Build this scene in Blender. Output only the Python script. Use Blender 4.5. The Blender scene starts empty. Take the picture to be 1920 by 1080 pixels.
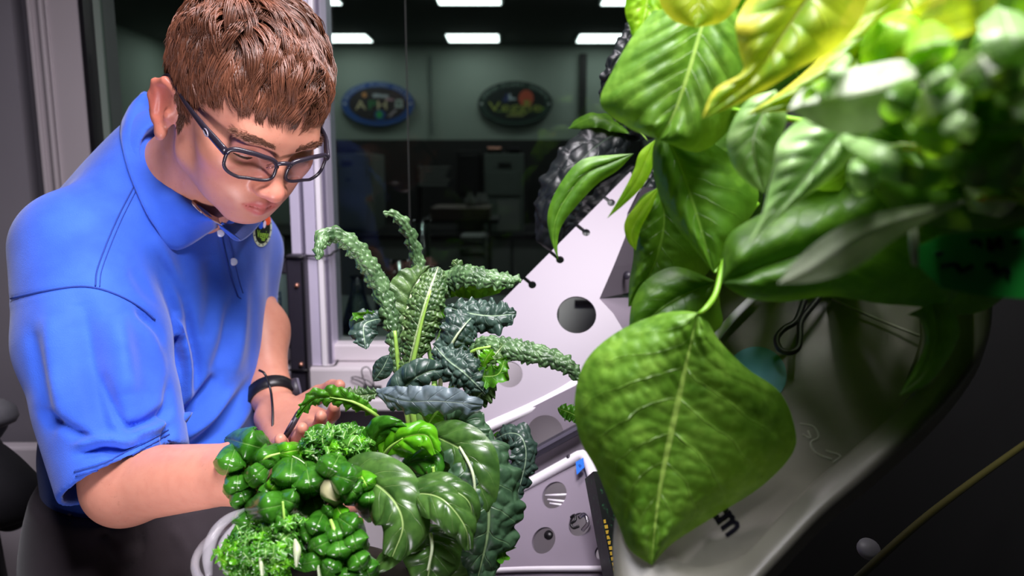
import bpy, bmesh, math, random
import numpy as np
from mathutils import Vector, Matrix
from mathutils.bvhtree import BVHTree
from mathutils.geometry import delaunay_2d_cdt

random.seed(7); RNG = np.random.default_rng(7)
SC = bpy.context.scene
COL = SC.collection

# ------------------------------------------------------------------ camera
CAM = np.array([0.0, 0.0, 1.55]); FPX = 1400.0; PITCH = math.radians(9)
FWD = np.array([0, math.cos(PITCH), -math.sin(PITCH)])
UPV = np.array([0, math.sin(PITCH), math.cos(PITCH)])
RGT = np.array([1.0, 0, 0])
cd = bpy.data.cameras.new('camera'); cam = bpy.data.objects.new('camera', cd); COL.objects.link(cam)
cam.location = CAM; cam.rotation_euler = (math.pi/2-PITCH, 0, 0)
cd.sensor_width = 36; cd.lens = FPX/1920*36; cd.clip_start = 0.02
cd.dof.use_dof = True; cd.dof.focus_distance = 0.78; cd.dof.aperture_fstop = 4.5
SC.camera = cam

# ------------------------------------------------------------------ light and exposure
SC.view_settings.view_transform = 'Standard'; SC.view_settings.look = 'None'
SC.view_settings.gamma = 1; SC.view_settings.use_curve_mapping = False
SC.view_settings.exposure = 0.0
SC.cycles.use_denoising = True
SC.cycles.max_bounces = 8
SC.cycles.transparent_max_bounces = 16
w = bpy.data.worlds.new('world'); SC.world = w; w.use_nodes = True
w.node_tree.nodes['Background'].inputs[0].default_value = (0.75, 0.72, 0.85, 1)
w.node_tree.nodes['Background'].inputs[1].default_value = 0.05
def area(name, loc, target, size, power, color, size_y=None, spread=None):
    l = bpy.data.lights.new(name, 'AREA'); l.energy = power; l.color = color
    l.size = size
    if size_y: l.shape = 'RECTANGLE'; l.size_y = size_y
    if spread: l.spread = math.radians(spread)
    o = bpy.data.objects.new(name, l); COL.objects.link(o); o.location = loc
    d = Vector(target)-Vector(loc); o.rotation_euler = d.to_track_quat('-Z', 'Y').to_euler()
    return o
area('grow_lamp', (0.24, 0.45, 2.20), (0.17, 0.60, 1.2), 0.42, 16, (1.0, 0.95, 0.96), 0.30)
area('chamber_lamp', (-0.12, 0.82, 2.40), (-0.16, 0.86, 1.2), 0.4, 5.0, (1.0, 0.90, 0.98), 0.25, 130)
area('ceiling_lamp', (0.05, 0.05, 2.55), (-0.30, 0.8, 1.2), 0.4, 6.5, (0.95, 0.92, 1.0), 0.3, 90)
area('face_fill', (-0.33, 0.22, 0.95), (-0.29, 0.87, 1.56), 0.22, 0.75, (0.98, 0.90, 1.0), 0.16, 60)  # unseen fill added below the view to lift the dark face
# ------------------------------------------------------------------ pixel / space helpers
def P(px, py, d):
    return CAM + d*(FWD + (px-960)/FPX*RGT + (540-py)/FPX*UPV)
def PS(pts): return [P(*p) for p in pts]
def ray(px, py):
    return FWD + (px-960)/FPX*RGT + (540-py)/FPX*UPV
def QY(px, py, Y):
    r = ray(px, py); return CAM + r*(Y/r[1])
def project(V):
    V = np.asarray(V)-CAM; d = V@FWD
    return 960+FPX*(V@RGT)/d, 540-FPX*(V@UPV)/d, d
def nrm(v):
    v = np.asarray(v, float); return v/(np.linalg.norm(v, axis=-1, keepdims=True)+1e-12)
def catmull(pts, n):
    """resample points to n samples, smooth, spaced by arc length"""
    p = np.asarray(pts, float)
    if len(p) == 2:
        t = np.linspace(0, 1, n)[:, None]; return p[0]*(1-t)+p[1]*t
    q = np.vstack([2*p[0]-p[1], p, 2*p[-1]-p[-2]]); out = []
    for i in range(len(p)-1):
        a, b, c, d = q[i:i+4]; t = np.linspace(0, 1, 16, endpoint=False)[:, None]
        out.append(0.5*((2*b)+(-a+c)*t+(2*a-5*b+4*c-d)*t*t+(-a+3*b-3*c+d)*t**3))
    out.append(p[-1:]); o = np.vstack(out)
    s = np.r_[0, np.cumsum(np.linalg.norm(np.diff(o[:, :3], axis=0), axis=1))]
    u = np.linspace(0, s[-1], n)
    return np.stack([np.interp(u, s, o[:, k]) for k in range(o.shape[1])], 1)
def lin(hexs):
    h = hexs.lstrip('#'); c = [int(h[i:i+2], 16)/255 for i in (0, 2, 4)]
    return tuple(x/12.92 if x <= 0.04045 else ((x+0.055)/1.055)**2.4 for x in c)

# ------------------------------------------------------------------ object helpers
def mesh_obj(name, V, F, mt=None, parent=None, smooth=True, uv=None, col=None):
    me = bpy.data.meshes.new(name)
    V = np.asarray(V, dtype=np.float32)
    if isinstance(F, np.ndarray):
        F = F.astype(np.int32); k = F.shape[1]
        me.vertices.add(len(V)); me.vertices.foreach_set('co', V.ravel())
        me.loops.add(F.size); me.loops.foreach_set('vertex_index', F.ravel())
        me.polygons.add(len(F)); me.polygons.foreach_set('loop_start', np.arange(0, F.size, k, dtype=np.int32))
        me.update(calc_edges=True)
    else:
        me.from_pydata([tuple(map(float, v)) for v in V], [], [tuple(map(int, f)) for f in F])
    if uv is not None:
        l = me.uv_layers.new(name='UVMap')
        vi = np.empty(len(me.loops), np.int32); me.loops.foreach_get('vertex_index', vi)
        l.data.foreach_set('uv', np.asarray(uv, np.float32)[vi].ravel())
    if col is not None:
        a = me.attributes.new('tint', 'FLOAT_COLOR', 'POINT')
        c = np.ones((len(V), 4), np.float32); c[:, :3] = col; a.data.foreach_set('color', c.ravel())
    me.polygons.foreach_set('use_smooth', [smooth]*len(me.polygons))
    if mt: me.materials.append(mt)
    me.update()
    o = bpy.data.objects.new(name, me); COL.objects.link(o)
    if parent: o.parent = parent; o.matrix_parent_inverse = Matrix.Translation(-parent.location)
    return o
def bm_obj(name, bm, mt=None, parent=None, smooth=False, bevel=0, seg=2):
    if bevel:
        bmesh.ops.bevel(bm, geom=[e for e in bm.edges if len(e.link_faces) == 2 and e.calc_face_angle(0) > 0.5],
                        offset=bevel, segments=seg, profile=0.5, affect='EDGES')
    me = bpy.data.meshes.new(name); bm.to_mesh(me); bm.free()
    me.polygons.foreach_set('use_smooth', [smooth]*len(me.polygons))
    if mt: me.materials.append(mt)
    o = bpy.data.objects.new(name, me); COL.objects.link(o)
    if parent: o.parent = parent; o.matrix_parent_inverse = Matrix.Translation(-parent.location)
    return o
def thing(name, label, cat, loc=(0, 0, 0), group=None):
    o = bpy.data.objects.new(name, None); COL.objects.link(o); o.location = [float(x) for x in loc]
    o.empty_display_size = 0.02
    o['label'] = label; o['category'] = cat
    if group: o['group'] = group
    return o
def tag(o, label, cat, group=None, kind=None):
    o['label'] = label; o['category'] = cat
    if group: o['group'] = group
    if kind: o['kind'] = kind
    return o
def struct(o): o['kind'] = 'structure'; return o
def box_bm(lo, hi, bm=None):
    bm = bm or bmesh.new(); lo = [min(a, b) for a, b in zip(lo, hi)], [max(a, b) for a, b in zip(lo, hi)]
    lo, hi = lo
    r = bmesh.ops.create_cube(bm, size=1)
    for v in r['verts']:
        v.co = Vector([(lo[i]+hi[i])/2 + v.co[i]*(hi[i]-lo[i]) for i in range(3)])
    return bm
def box(name, lo, hi, mt, parent=None, bevel=0.0, seg=2):
    return bm_obj(name, box_bm(lo, hi), mt, parent, smooth=False, bevel=bevel, seg=seg)
def obox(name, c, ax, ay, az, mt, parent=None, bevel=0.0):
    """box from centre and three half-axis vectors"""
    bm = bmesh.new(); r = bmesh.ops.create_cube(bm, size=2)
    c, ax, ay, az = [np.asarray(v, float) for v in (c, ax, ay, az)]
    for v in r['verts']:
        v.co = Vector(c + ax*v.co.x + ay*v.co.y + az*v.co.z)
    bmesh.ops.recalc_face_normals(bm, faces=bm.faces)
    return bm_obj(name, bm, mt, parent, bevel=bevel)
def tube_geo(pts, rad, sides=8, closed=False, cap=True, flat=1.0, ref=None):
    p = np.asarray(pts, float); n = len(p); r = np.broadcast_to(np.asarray(rad, float), (n,))
    T = nrm(np.roll(p, -1, 0)-np.roll(p, 1, 0)) if closed else nrm(np.gradient(p, axis=0))
    A = np.zeros_like(p)
    a = np.asarray(ref, float) if ref is not None else (np.array([0, 0, 1.0]) if abs(T[0][2]) < 0.9 else np.array([1.0, 0, 0]))
    for i in range(n):
        a = a-T[i]*(a@T[i]); a = a/(np.linalg.norm(a)+1e-12); A[i] = a
    B = np.cross(T, A); th = np.linspace(0, 2*math.pi, sides, endpoint=False)
    V = p[:, None]+r[:, None, None]*(np.cos(th)[None, :, None]*A[:, None]*flat+np.sin(th)[None, :, None]*B[:, None])
    V = V.reshape(-1, 3); F = []
    m = n if closed else n-1
    for i in range(m):
        for j in range(sides):
            k = (j+1) % sides; i2 = (i+1) % n
            F.append((i*sides+j, i*sides+k, i2*sides+k, i2*sides+j))
    if cap and not closed:
        F.append(tuple(range(sides))[::-1]); F.append(tuple((n-1)*sides+j for j in range(sides)))
    return V, F
def tube(name, pts, rad, mt, parent=None, sides=8, closed=False, smooth=True, flat=1.0, ref=None, n=None):
    if n: 
        p = np.asarray(pts, float); r = np.broadcast_to(np.asarray(rad, float), (len(p),))
        q = catmull(np.c_[p, r], n); pts, rad = q[:, :3], q[:, 3]
    V, F = tube_geo(pts, rad, sides, closed, True, flat, ref)
    return mesh_obj(name, V, F, mt, parent, smooth)
def lathe(name, c, prof, mt, parent=None, sides=32, axis=(0, 0, 1)):
    """prof: (r, h) list along axis from c"""
    ax = nrm(axis); a = nrm(np.cross(ax, (1, 0, 0) if abs(ax[0]) < 0.9 else (0, 1, 0))); b = np.cross(ax, a)
    th = np.linspace(0, 2*math.pi, sides, endpoint=False); V = []; F = []
    for r, h in prof:
        for t in th: V.append(np.asarray(c)+ax*h+r*(a*math.cos(t)+b*math.sin(t)))
    for i in range(len(prof)-1):
        for j in range(sides):
            k = (j+1) % sides; F.append((i*sides+j, i*sides+k, (i+1)*sides+k, (i+1)*sides+j))
    return mesh_obj(name, V, F, mt, parent, True)
def join_geo(lst):
    V = []; F = []; o = 0
    for v, f in lst:
        V.append(np.asarray(v)); F += [tuple(i+o for i in q) for q in f]; o += len(v)
    return np.vstack(V), F

FONT_CACHE = {}
def text2d(s, bold=False):
    """flat lettering triangles as 2-D points, centred, cap height 1"""
    if s in FONT_CACHE: return FONT_CACHE[s]
    cu = bpy.data.curves.new('t', 'FONT'); cu.body = s; cu.align_x = 'CENTER'; cu.resolution_u = 2
    if bold: cu.offset = 0.03
    ob = bpy.data.objects.new('t', cu); COL.objects.link(ob)
    dg = bpy.context.evaluated_depsgraph_get(); me = bpy.data.meshes.new_from_object(ob.evaluated_get(dg))
    V = np.array([v.co[:2] for v in me.vertices]) if len(me.vertices) else np.zeros((0, 2))
    F = [tuple(p.vertices) for p in me.polygons]
    bpy.data.objects.remove(ob); bpy.data.curves.remove(cu); bpy.data.meshes.remove(me)
    V = V/0.7; V[:, 1] -= 0.5
    FONT_CACHE[s] = (V, F); return V, F

# ------------------------------------------------------------------ materials
class NT:
    def __init__(s, name):
        s.m = bpy.data.materials.new(name); s.m.use_nodes = True; s.t = s.m.node_tree; s.n = s.t.nodes
        s.b = s.n['Principled BSDF']; s.out = s.n['Material Output']
    def new(s, t, **k):
        n = s.n.new(t)
        for a, v in k.items(): setattr(n, a, v)
        return n
    def set(s, sock, v):
        if hasattr(v, 'links') or isinstance(v, bpy.types.NodeSocket): s.t.links.new(v, sock)
        else:
            if isinstance(v, tuple) and len(v) == 3 and sock.type == 'RGBA': v = (*v, 1)
            sock.default_value = v
    def math(s, op, a, b=0.0, c=0.0):
        n = s.new('ShaderNodeMath', operation=op); s.set(n.inputs[0], a); s.set(n.inputs[1], b); s.set(n.inputs[2], c)
        return n.outputs[0]
    def smooth(s, x, lo, hi):
        n = s.new('ShaderNodeMapRange', interpolation_type='SMOOTHSTEP'); s.set(n.inputs[0], x)
        n.inputs[1].default_value = lo; n.inputs[2].default_value = hi; return n.outputs[0]
    def mix(s, f, a, b, blend='MIX'):
        n = s.new('ShaderNodeMix', data_type='RGBA', blend_type=blend); s.set(n.inputs[0], f); s.set(n.inputs[6], a); s.set(n.inputs[7], b)
        return n.outputs[2]
    def noise(s, vec, scale, detail=3, rough=0.5):
        n = s.new('ShaderNodeTexNoise'); n.inputs['Scale'].default_value = scale; n.inputs['Detail'].default_value = detail
        n.inputs['Roughness'].default_value = rough
        if vec is not None: s.t.links.new(vec, n.inputs['Vector'])
        return n.outputs[0]
    def voro(s, vec, scale, feature='F1'):
        n = s.new('ShaderNodeTexVoronoi', feature=feature); n.inputs['Scale'].default_value = scale
        if vec is not None: s.t.links.new(vec, n.inputs['Vector'])
        return n.outputs['Distance']
    def obj(s): return s.new('ShaderNodeTexCoord').outputs['Object']
    def uv(s): return s.new('ShaderNodeTexCoord').outputs['UV']
    def bump(s, h, strength=0.3, dist=0.002, normal=None):
        n = s.new('ShaderNodeBump'); n.inputs['Strength'].default_value = strength; n.inputs['Distance'].default_value = dist
        s.set(n.inputs['Height'], h)
        if normal: s.t.links.new(normal, n.inputs['Normal'])
        return n.outputs[0]
    def p(s, **k):
        names = dict(color='Base Color', rough='Roughness', metal='Metallic', spec='Specular IOR Level', normal='Normal',
                     trans='Transmission Weight', ior='IOR', emit='Emission Color', estr='Emission Strength', sss='Subsurface Weight',
                     coat='Coat Weight', sheen='Sheen Weight', alpha='Alpha')
        for a, v in k.items(): s.set(s.b.inputs[names[a]], v)
        return s.m
def plain(name, color, rough=0.5, var=0.12, scale=30, bump=0.0, bscale=200, **k):
    t = NT(name); co = t.obj(); c = lin(color) if isinstance(color, str) else color
    n = t.noise(co, scale, 4)
    dark = tuple(x*(1-var) for x in c); light = tuple(min(1, x*(1+var)) for x in c)
    kw = dict(color=t.mix(n, dark, light), rough=rough); kw.update(k)
    if bump: kw['normal'] = t.bump(t.noise(co, bscale, 3), bump, 0.001)
    return t.p(**kw)
def thin_glass(name, tint=(0.9, 0.95, 0.93), gloss=0.08):
    t = NT(name); tr = t.new('ShaderNodeBsdfTransparent'); tr.inputs[0].default_value = (*tint, 1)
    gl = t.new('ShaderNodeBsdfGlossy'); gl.inputs['Roughness'].default_value = 0.03
    fr = t.new('ShaderNodeFresnel'); fr.inputs[0].default_value = 1.45
    mx = t.new('ShaderNodeMixShader')
    f = t.math('MULTIPLY', fr.outputs[0], gloss/0.08)
    t.t.links.new(f, mx.inputs[0]); t.t.links.new(tr.outputs[0], mx.inputs[1]); t.t.links.new(gl.outputs[0], mx.inputs[2])
    t.t.links.new(mx.outputs[0], t.out.inputs[0]); return t.m
def leaf_mat(name, dark, light, vein, nv=6, slope=0.9, rough=0.35, tr=0.25, trc=None, veinw=0.10, cell=140, cellb=0.5,
             fade=0.5, edge=None, rib=0.045, spec=0.5, mottle=None, glaze=0.0, vb=0.0015):
    t = NT(name); co = t.obj(); sep = t.new('ShaderNodeSeparateXYZ'); t.t.links.new(t.uv(), sep.inputs[0])
    U = t.math('ABSOLUTE', t.math('SUBTRACT', t.math('MULTIPLY', sep.outputs[0], 2.0), 1.0)); V = sep.outputs[1]
    wob = t.noise(co, 45, 2)
    ph = t.math('ADD', t.math('SUBTRACT', t.math('MULTIPLY', V, float(nv)), t.math('MULTIPLY', U, slope)), t.math('MULTIPLY', wob, 0.55))
    d = t.math('ABSOLUTE', t.math('SUBTRACT', t.math('FRACT', ph), 0.5))
    vm = t.smooth(d, 0.5-veinw*0.5, 0.5)
    vm = t.math('MULTIPLY', vm, t.smooth(U, 1.0, 0.25))
    rm = t.smooth(U, rib, rib*0.45)
    n1 = t.noise(co, 60, 5, 0.6); c = t.mix(t.smooth(n1, 0.3, 0.7), lin(dark), lin(light))
    if mottle:
        vo = t.voro(co, cell*0.8); c = t.mix(t.math('MULTIPLY', t.smooth(vo, 0.35, 0.75), 0.8), c, lin(mottle))
    if edge:
        e = t.smooth(t.math('ADD', U, t.math('MULTIPLY', t.math('SUBTRACT', t.noise(co, 70, 4), 0.5), 0.9)), 0.62, 0.9)
        c = t.mix(e, c, lin(edge))
    allv = t.math('MAXIMUM', t.math('MULTIPLY', vm, fade), rm)
    c = t.mix(allv, c, lin(vein))
    ce = t.voro(co, cell, 'F1')
    h = t.math('SUBTRACT', t.math('MULTIPLY', t.math('SUBTRACT', 1.0, ce), cellb), t.math('MULTIPLY', t.math('MAXIMUM', vm, rm), 0.8))
    nb = t.bump(h, 0.6, vb)
    t.p(color=c, rough=rough, spec=spec, normal=nb, coat=glaze)
    if tr:
        tl = t.new('ShaderNodeBsdfTranslucent'); t.t.links.new(nb, tl.inputs[1])
        tc = t.mix(0.65, c, lin(trc or light)); t.t.links.new(tc, tl.inputs[0])
        mx = t.new('ShaderNodeMixShader'); mx.inputs[0].default_value = tr
        t.t.links.new(t.b.outputs[0], mx.inputs[1]); t.t.links.new(tl.outputs[0], mx.inputs[2]); t.t.links.new(mx.outputs[0], t.out.inputs[0])
    return t.m

# ------------------------------------------------------------------ implicit surface modelling
class Vol:
    def __init__(s, xs, ys, zs):
        s.a = [np.asarray(v, np.float32) for v in (xs, ys, zs)]
        s.F = np.full([len(v) for v in s.a], 0.05, np.float32)
    def win(s, lo, hi):
        sl = []
        for v, a, b in zip(s.a, lo, hi):
            i = max(0, np.searchsorted(v, a)-1); j = min(len(v), np.searchsorted(v, b)+1); sl.append(slice(i, max(i, j)))
        X = s.a[0][sl[0]][:, None, None]; Y = s.a[1][sl[1]][None, :, None]; Z = s.a[2][sl[2]][None, None, :]
        return tuple(sl), X, Y, Z
    def comb(s, sl, d, k, op):
        f = s.F[sl]
        if f.size == 0: return
        if op == 'sub': d = -d
        h = np.maximum(k-np.abs(f-d), 0)/max(k, 1e-6)
        s.F[sl] = (np.minimum(f, d)-h*h*k*0.25) if op == 'add' else (np.maximum(f, d)+h*h*k*0.25)
    def ell(s, c, r, M=None, k=0.01, op='add'):
        c = np.asarray(c, float); M = np.eye(3) if M is None else np.asarray(M); R = max(r)+k+0.015
        sl, X, Y, Z = s.win(c-R, c+R); x, y, z = X-c[0], Y-c[1], Z-c[2]
        q = [(M[i, 0]*x+M[i, 1]*y+M[i, 2]*z)/r[i] for i in range(3)]
        k0 = np.sqrt(q[0]**2+q[1]**2+q[2]**2)+1e-9
        k1 = np.sqrt((q[0]/r[0])**2+(q[1]/r[1])**2+(q[2]/r[2])**2)+1e-9
        s.comb(sl, (k0*(k0-1)/k1).astype(np.float32), k, op)
    def cone(s, a, b, ra, rb, k=0.01, op='add'):
        a = np.asarray(a, float); b = np.asarray(b, float); R = max(ra, rb)+k+0.015
        sl, X, Y, Z = s.win(np.minimum(a, b)-R, np.maximum(a, b)+R); ab = b-a; L = ab@ab+1e-12
        t = np.clip(((X-a[0])*ab[0]+(Y-a[1])*ab[1]+(Z-a[2])*ab[2])/L, 0, 1)
        d = np.sqrt((X-a[0]-t*ab[0])**2+(Y-a[1]-t*ab[1])**2+(Z-a[2]-t*ab[2])**2)-(ra+(rb-ra)*t)
        s.comb(sl, d.astype(np.float32), k, op)
    def plane(s, p, n, lo, hi, k=0.002):
        """cut away what lies on the +n side of p inside the window"""
        n = nrm(n); sl, X, Y, Z = s.win(lo, hi)
        d = (X-p[0])*n[0]+(Y-p[1])*n[1]+(Z-p[2])*n[2]
        s.comb(sl, d.astype(np.float32), k, 'max')
    def mesh(s, smooth=1):
        F = s.F; S = F < 0; nx, ny, nz = F.shape
        offs = [(i, j, k) for i in (0, 1) for j in (0, 1) for k in (0, 1)]
        cnt = np.zeros((nx-1, ny-1, nz-1), np.int8)
        for i, j, k in offs: cnt += S[i:nx-1+i, j:ny-1+j, k:nz-1+k]
        I = np.argwhere((cnt > 0) & (cnt < 8)); ids = np.full(cnt.shape, -1, np.int32); ids[tuple(I.T)] = np.arange(len(I))
        pos = np.zeros((len(I), 3)); num = np.zeros(len(I))
        for a in offs:
            for ax in range(3):
                if a[ax]: continue
                b = list(a); b[ax] = 1
                ia = I+np.array(a); ib = I+np.array(b)
                fa = F[tuple(ia.T)]; fb = F[tuple(ib.T)]; cr = (fa < 0) != (fb < 0)
                t = np.where(cr, fa/(fa-fb+1e-12), 0)
                pa = np.stack([s.a[q][ia[:, q]] for q in range(3)], 1); pb = np.stack([s.a[q][ib[:, q]] for q in range(3)], 1)
                pos += np.where(cr[:, None], pa+(pb-pa)*t[:, None], 0); num += cr
        V = pos/num[:, None]; Q = []
        for ax in range(3):
            b1, b2 = [(1, 2), (2, 0), (0, 1)][ax]
            A = [slice(1, n-1) for n in F.shape]; A[ax] = slice(0, F.shape[ax]-1)
            B = list(A); B[ax] = slice(1, F.shape[ax])
            sa, sb = S[tuple(A)], S[tuple(B)]; E = np.argwhere(sa != sb)
            if not len(E): continue
            inside = sa[tuple(E.T)]
            base = E.copy(); base[:, b1] += 1; base[:, b2] += 1
            c = []
            for d1, d2 in ((1, 1), (0, 1), (0, 0), (1, 0)):
                e = base.copy(); e[:, b1] -= d1; e[:, b2] -= d2; c.append(ids[tuple(e.T)])
            q = np.stack(c, 1); q[~inside] = q[~inside][:, ::-1]; Q.append(q)
        Q = np.vstack(Q); Q = Q[(Q >= 0).all(1)]
        for _ in range(smooth):
            acc = np.zeros_like(V); n = np.zeros(len(V))
            for i in range(4):
                np.add.at(acc, Q[:, i], V[Q[:, (i+1) % 4]]+V[Q[:, (i+3) % 4]]); np.add.at(n, Q[:, i], 2)
            V = V*0.5+0.5*acc/np.maximum(n, 1)[:, None]
        return V, Q
def vnormals(V, Q):
    n = np.cross(V[Q[:, 2]]-V[Q[:, 0]], V[Q[:, 3]]-V[Q[:, 1]]); N = np.zeros_like(V)
    for i in range(4): np.add.at(N, Q[:, i], n)
    return nrm(N)
def stroke_field(V, N, pts, width, taper=True):
    """weight of each facing vertex by its image distance to a polyline (used once, to press folds into cloth)"""
    px, py, _ = project(V); face = np.clip(-(N@FWD)*2.5, 0, 1)
    q = catmull(pts, 24); best = np.full(len(V), 1e9); tt = np.zeros(len(V))
    near = (px > q[:, 0].min()-3*width) & (px < q[:, 0].max()+3*width) & (py > q[:, 1].min()-3*width) & (py < q[:, 1].max()+3*width)
    idx = np.where(near)[0]
    if not len(idx): return np.zeros(len(V))
    D = (px[idx, None]-q[None, :, 0])**2+(py[idx, None]-q[None, :, 1])**2
    best[idx] = D.min(1); tt[idx] = D.argmin(1)/(len(q)-1)
    wgt = np.exp(-best/width**2)*face
    if taper: wgt = wgt*np.sqrt(np.clip(4*tt*(1-tt)+0.05, 0, 1))
    return wgt
def bvh(V, Q): return BVHTree.FromPolygons([tuple(v) for v in V.tolist()], [tuple(q) for q in Q.tolist()])
def drop(tree, px, py, off=0.002, dflt=0.9):
    r = nrm(ray(px, py)); h = tree.ray_cast(Vector(CAM), Vector(r))
    if h[0] is None: return P(px, py, dflt)
    n = np.array(h[1]); n = n if n@r < 0 else -n
    return np.array(h[0])+n*off
# ------------------------------------------------------------------ the room
M = {}
M['white_paint'] = plain('white_paint', '#cfc6cc', 0.45, 0.05, 8)
M['grey_paint'] = plain('grey_paint', '#7d7880', 0.5, 0.06, 8)
M['alu'] = plain('alu', '#cfc6de', 0.32, 0.05, 40, metal=0.15)
M['alu_dark'] = plain('alu_dark', '#6c6678', 0.4, 0.08, 40, metal=0.3)
M['black'] = plain('black_plastic', '#141216', 0.4, 0.2, 40)
M['charcoal'] = plain('charcoal', '#2c2833', 0.45, 0.12, 60)
M['copper'] = plain('copper', '#d59a86', 0.3, 0.1, 60, metal=0.8)
M['jamb'] = plain('jamb_paint', '#a0979c', 0.5, 0.05, 8)
M['far_wall'] = plain('far_wall', '#98a599', 0.7, 0.05, 3)
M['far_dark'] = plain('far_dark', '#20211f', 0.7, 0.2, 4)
M['far_ceil'] = plain('far_ceil', '#5d605c', 0.9, 0.12, 2)
M['far_grey'] = plain('far_grey', '#6f7a72', 0.6, 0.12, 6)
M['far_light'] = plain('far_light', '#8f938e', 0.6, 0.12, 6)
M['floor'] = plain('floor_vinyl', '#55524f', 0.5, 0.1, 5)
M['glass'] = thin_glass('window_glass', (0.80, 0.86, 0.83), 0.05)
M['labglass'] = thin_glass('lab_glass', (0.80, 0.86, 0.84), 0.30)
M['clear'] = thin_glass('clear_plastic', (0.86, 0.84, 0.88), 0.25)
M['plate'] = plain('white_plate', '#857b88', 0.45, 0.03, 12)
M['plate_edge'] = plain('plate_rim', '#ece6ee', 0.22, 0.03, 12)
t = NT('ceiling_light_face'); t.p(color=(0.9, 0.9, 0.9), emit=(0.93, 0.97, 1.0), estr=5.0); M['lampface'] = t.m
def em(c): return plain('print_'+c.strip('#'), c, 0.6, 0.05, 40)

WY = 1.5
XL = float(QY(166, 10, WY)[0])           # edge of the left jamb
XP0, XP1 = float(QY(563, 480, WY)[0]), float(QY(627, 480, WY)[0])
ZS = float(QY(660, 640, WY)[2])          # bottom of the glazing
struct(box('floor', (-3.6, -1.6, -0.05), (2.6, 7.6, 0.0), M['floor']))
struct(box('ceiling', (-3.6, -1.6, 2.74), (2.6, 7.6, 2.80), M['far_ceil']))
struct(box('wall_right', (2.5, -1.6, 0), (2.6, 7.5, 2.74), M['far_wall']))
struct(box('wall_front', (-3.6, -1.7, 0), (2.6, -1.6, 2.74), M['grey_paint']))
struct(box('wall_left', (-3.4, -1.6, 0), (-3.3, 7.5, 2.74), M['far_wall']))
# glazed partition: low wall under the glass, solid jamb at the left
struct(box('wall_back', (XL, WY, 0), (2.5, WY+0.10, ZS-0.07), M['white_paint']))
def X0(px, py=0): return float(QY(px, py, WY)[0])
jamb = struct(box('trim_1', (-3.3, WY-0.005, 0), (X0(22), WY+0.1, 2.74), M['grey_paint']))
struct(box('trim_2', (X0(22), WY+0.03, 0), (X0(64), WY+0.1, 2.74), M['grey_paint']))
tj = struct(box('trim_3', (X0(64), WY-0.03, 0), (XL, WY+0.1, 2.74), M['jamb'], bevel=0.004))
for a, b, h in ((70, 77, 0.008), (92, 99, 0.010), (103, 106, 0.006)):
    box('moulding', (X0(a), WY-0.03-h, 0), (X0(b), WY-0.028, 2.74), M['jamb'], tj, bevel=0.002)
box('seal', (XL-0.001, WY-0.034, 0), (XL+0.007, WY+0.02, 2.74), M['black'], tj)
struct(box('trim_4', (-1.9, WY-0.07, 0), (X0(90), WY-0.036, float(QY(30, 832, WY-0.05)[2])), M['white_paint'], bevel=0.006))
# window frame and panes
wf = struct(box('window_1', (XL, WY-0.03, ZS-0.035), (2.5, WY+0.05, ZS), M['white_paint'], bevel=0.004))
box('sill_rail', (XL, WY-0.075, ZS-0.085), (2.5, WY+0.0, ZS-0.036), M['white_paint'], wf, bevel=0.006)
box('ledge', (XP1-0.01, WY-0.115, ZS-0.112), (1.2, WY-0.02, ZS-0.088), M['white_paint'], wf, bevel=0.004)
seam = float(QY(763, 200, WY)[0])
for a, b in ((XL+0.006, XP0), (XP1, seam-0.0006), (seam+0.0006, 1.2), (1.202, 2.5)):
    box('pane', (a, WY+0.006, ZS), (b, WY+0.012, 2.74), M['glass'], wf)
box('silicone_joint', (seam-0.0008, WY+0.0045, ZS), (seam+0.0008, WY+0.0135, 2.74), M['far_dark'], wf)
box('glazing_strip', (XL+0.006, WY+0.002, ZS), (XL+0.018, WY+0.016, 2.74), M['far_grey'], wf)
# ribbed aluminium post
post = struct(box('trim_5', (XP0, WY-0.045, 0), (XP1, WY+0.05, 2.74), M['alu'], bevel=0.003))
W_ = XP1-XP0
for a, b, h, m in ((0.0, 0.26, 0.012, 'alu'), (0.27, 0.37, 0.002, 'alu_dark'), (0.38, 0.70, 0.010, 'alu'), (0.74, 0.88, 0.016, 'plate_edge'), (0.90, 0.99, 0.003, 'alu_dark')):
    box('rib', (XP0+a*W_, WY-0.045-h, 0), (XP0+b*W_, WY-0.0445, 2.74), M[m], post, bevel=0.0015 if h > 0.004 else 0)

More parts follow.
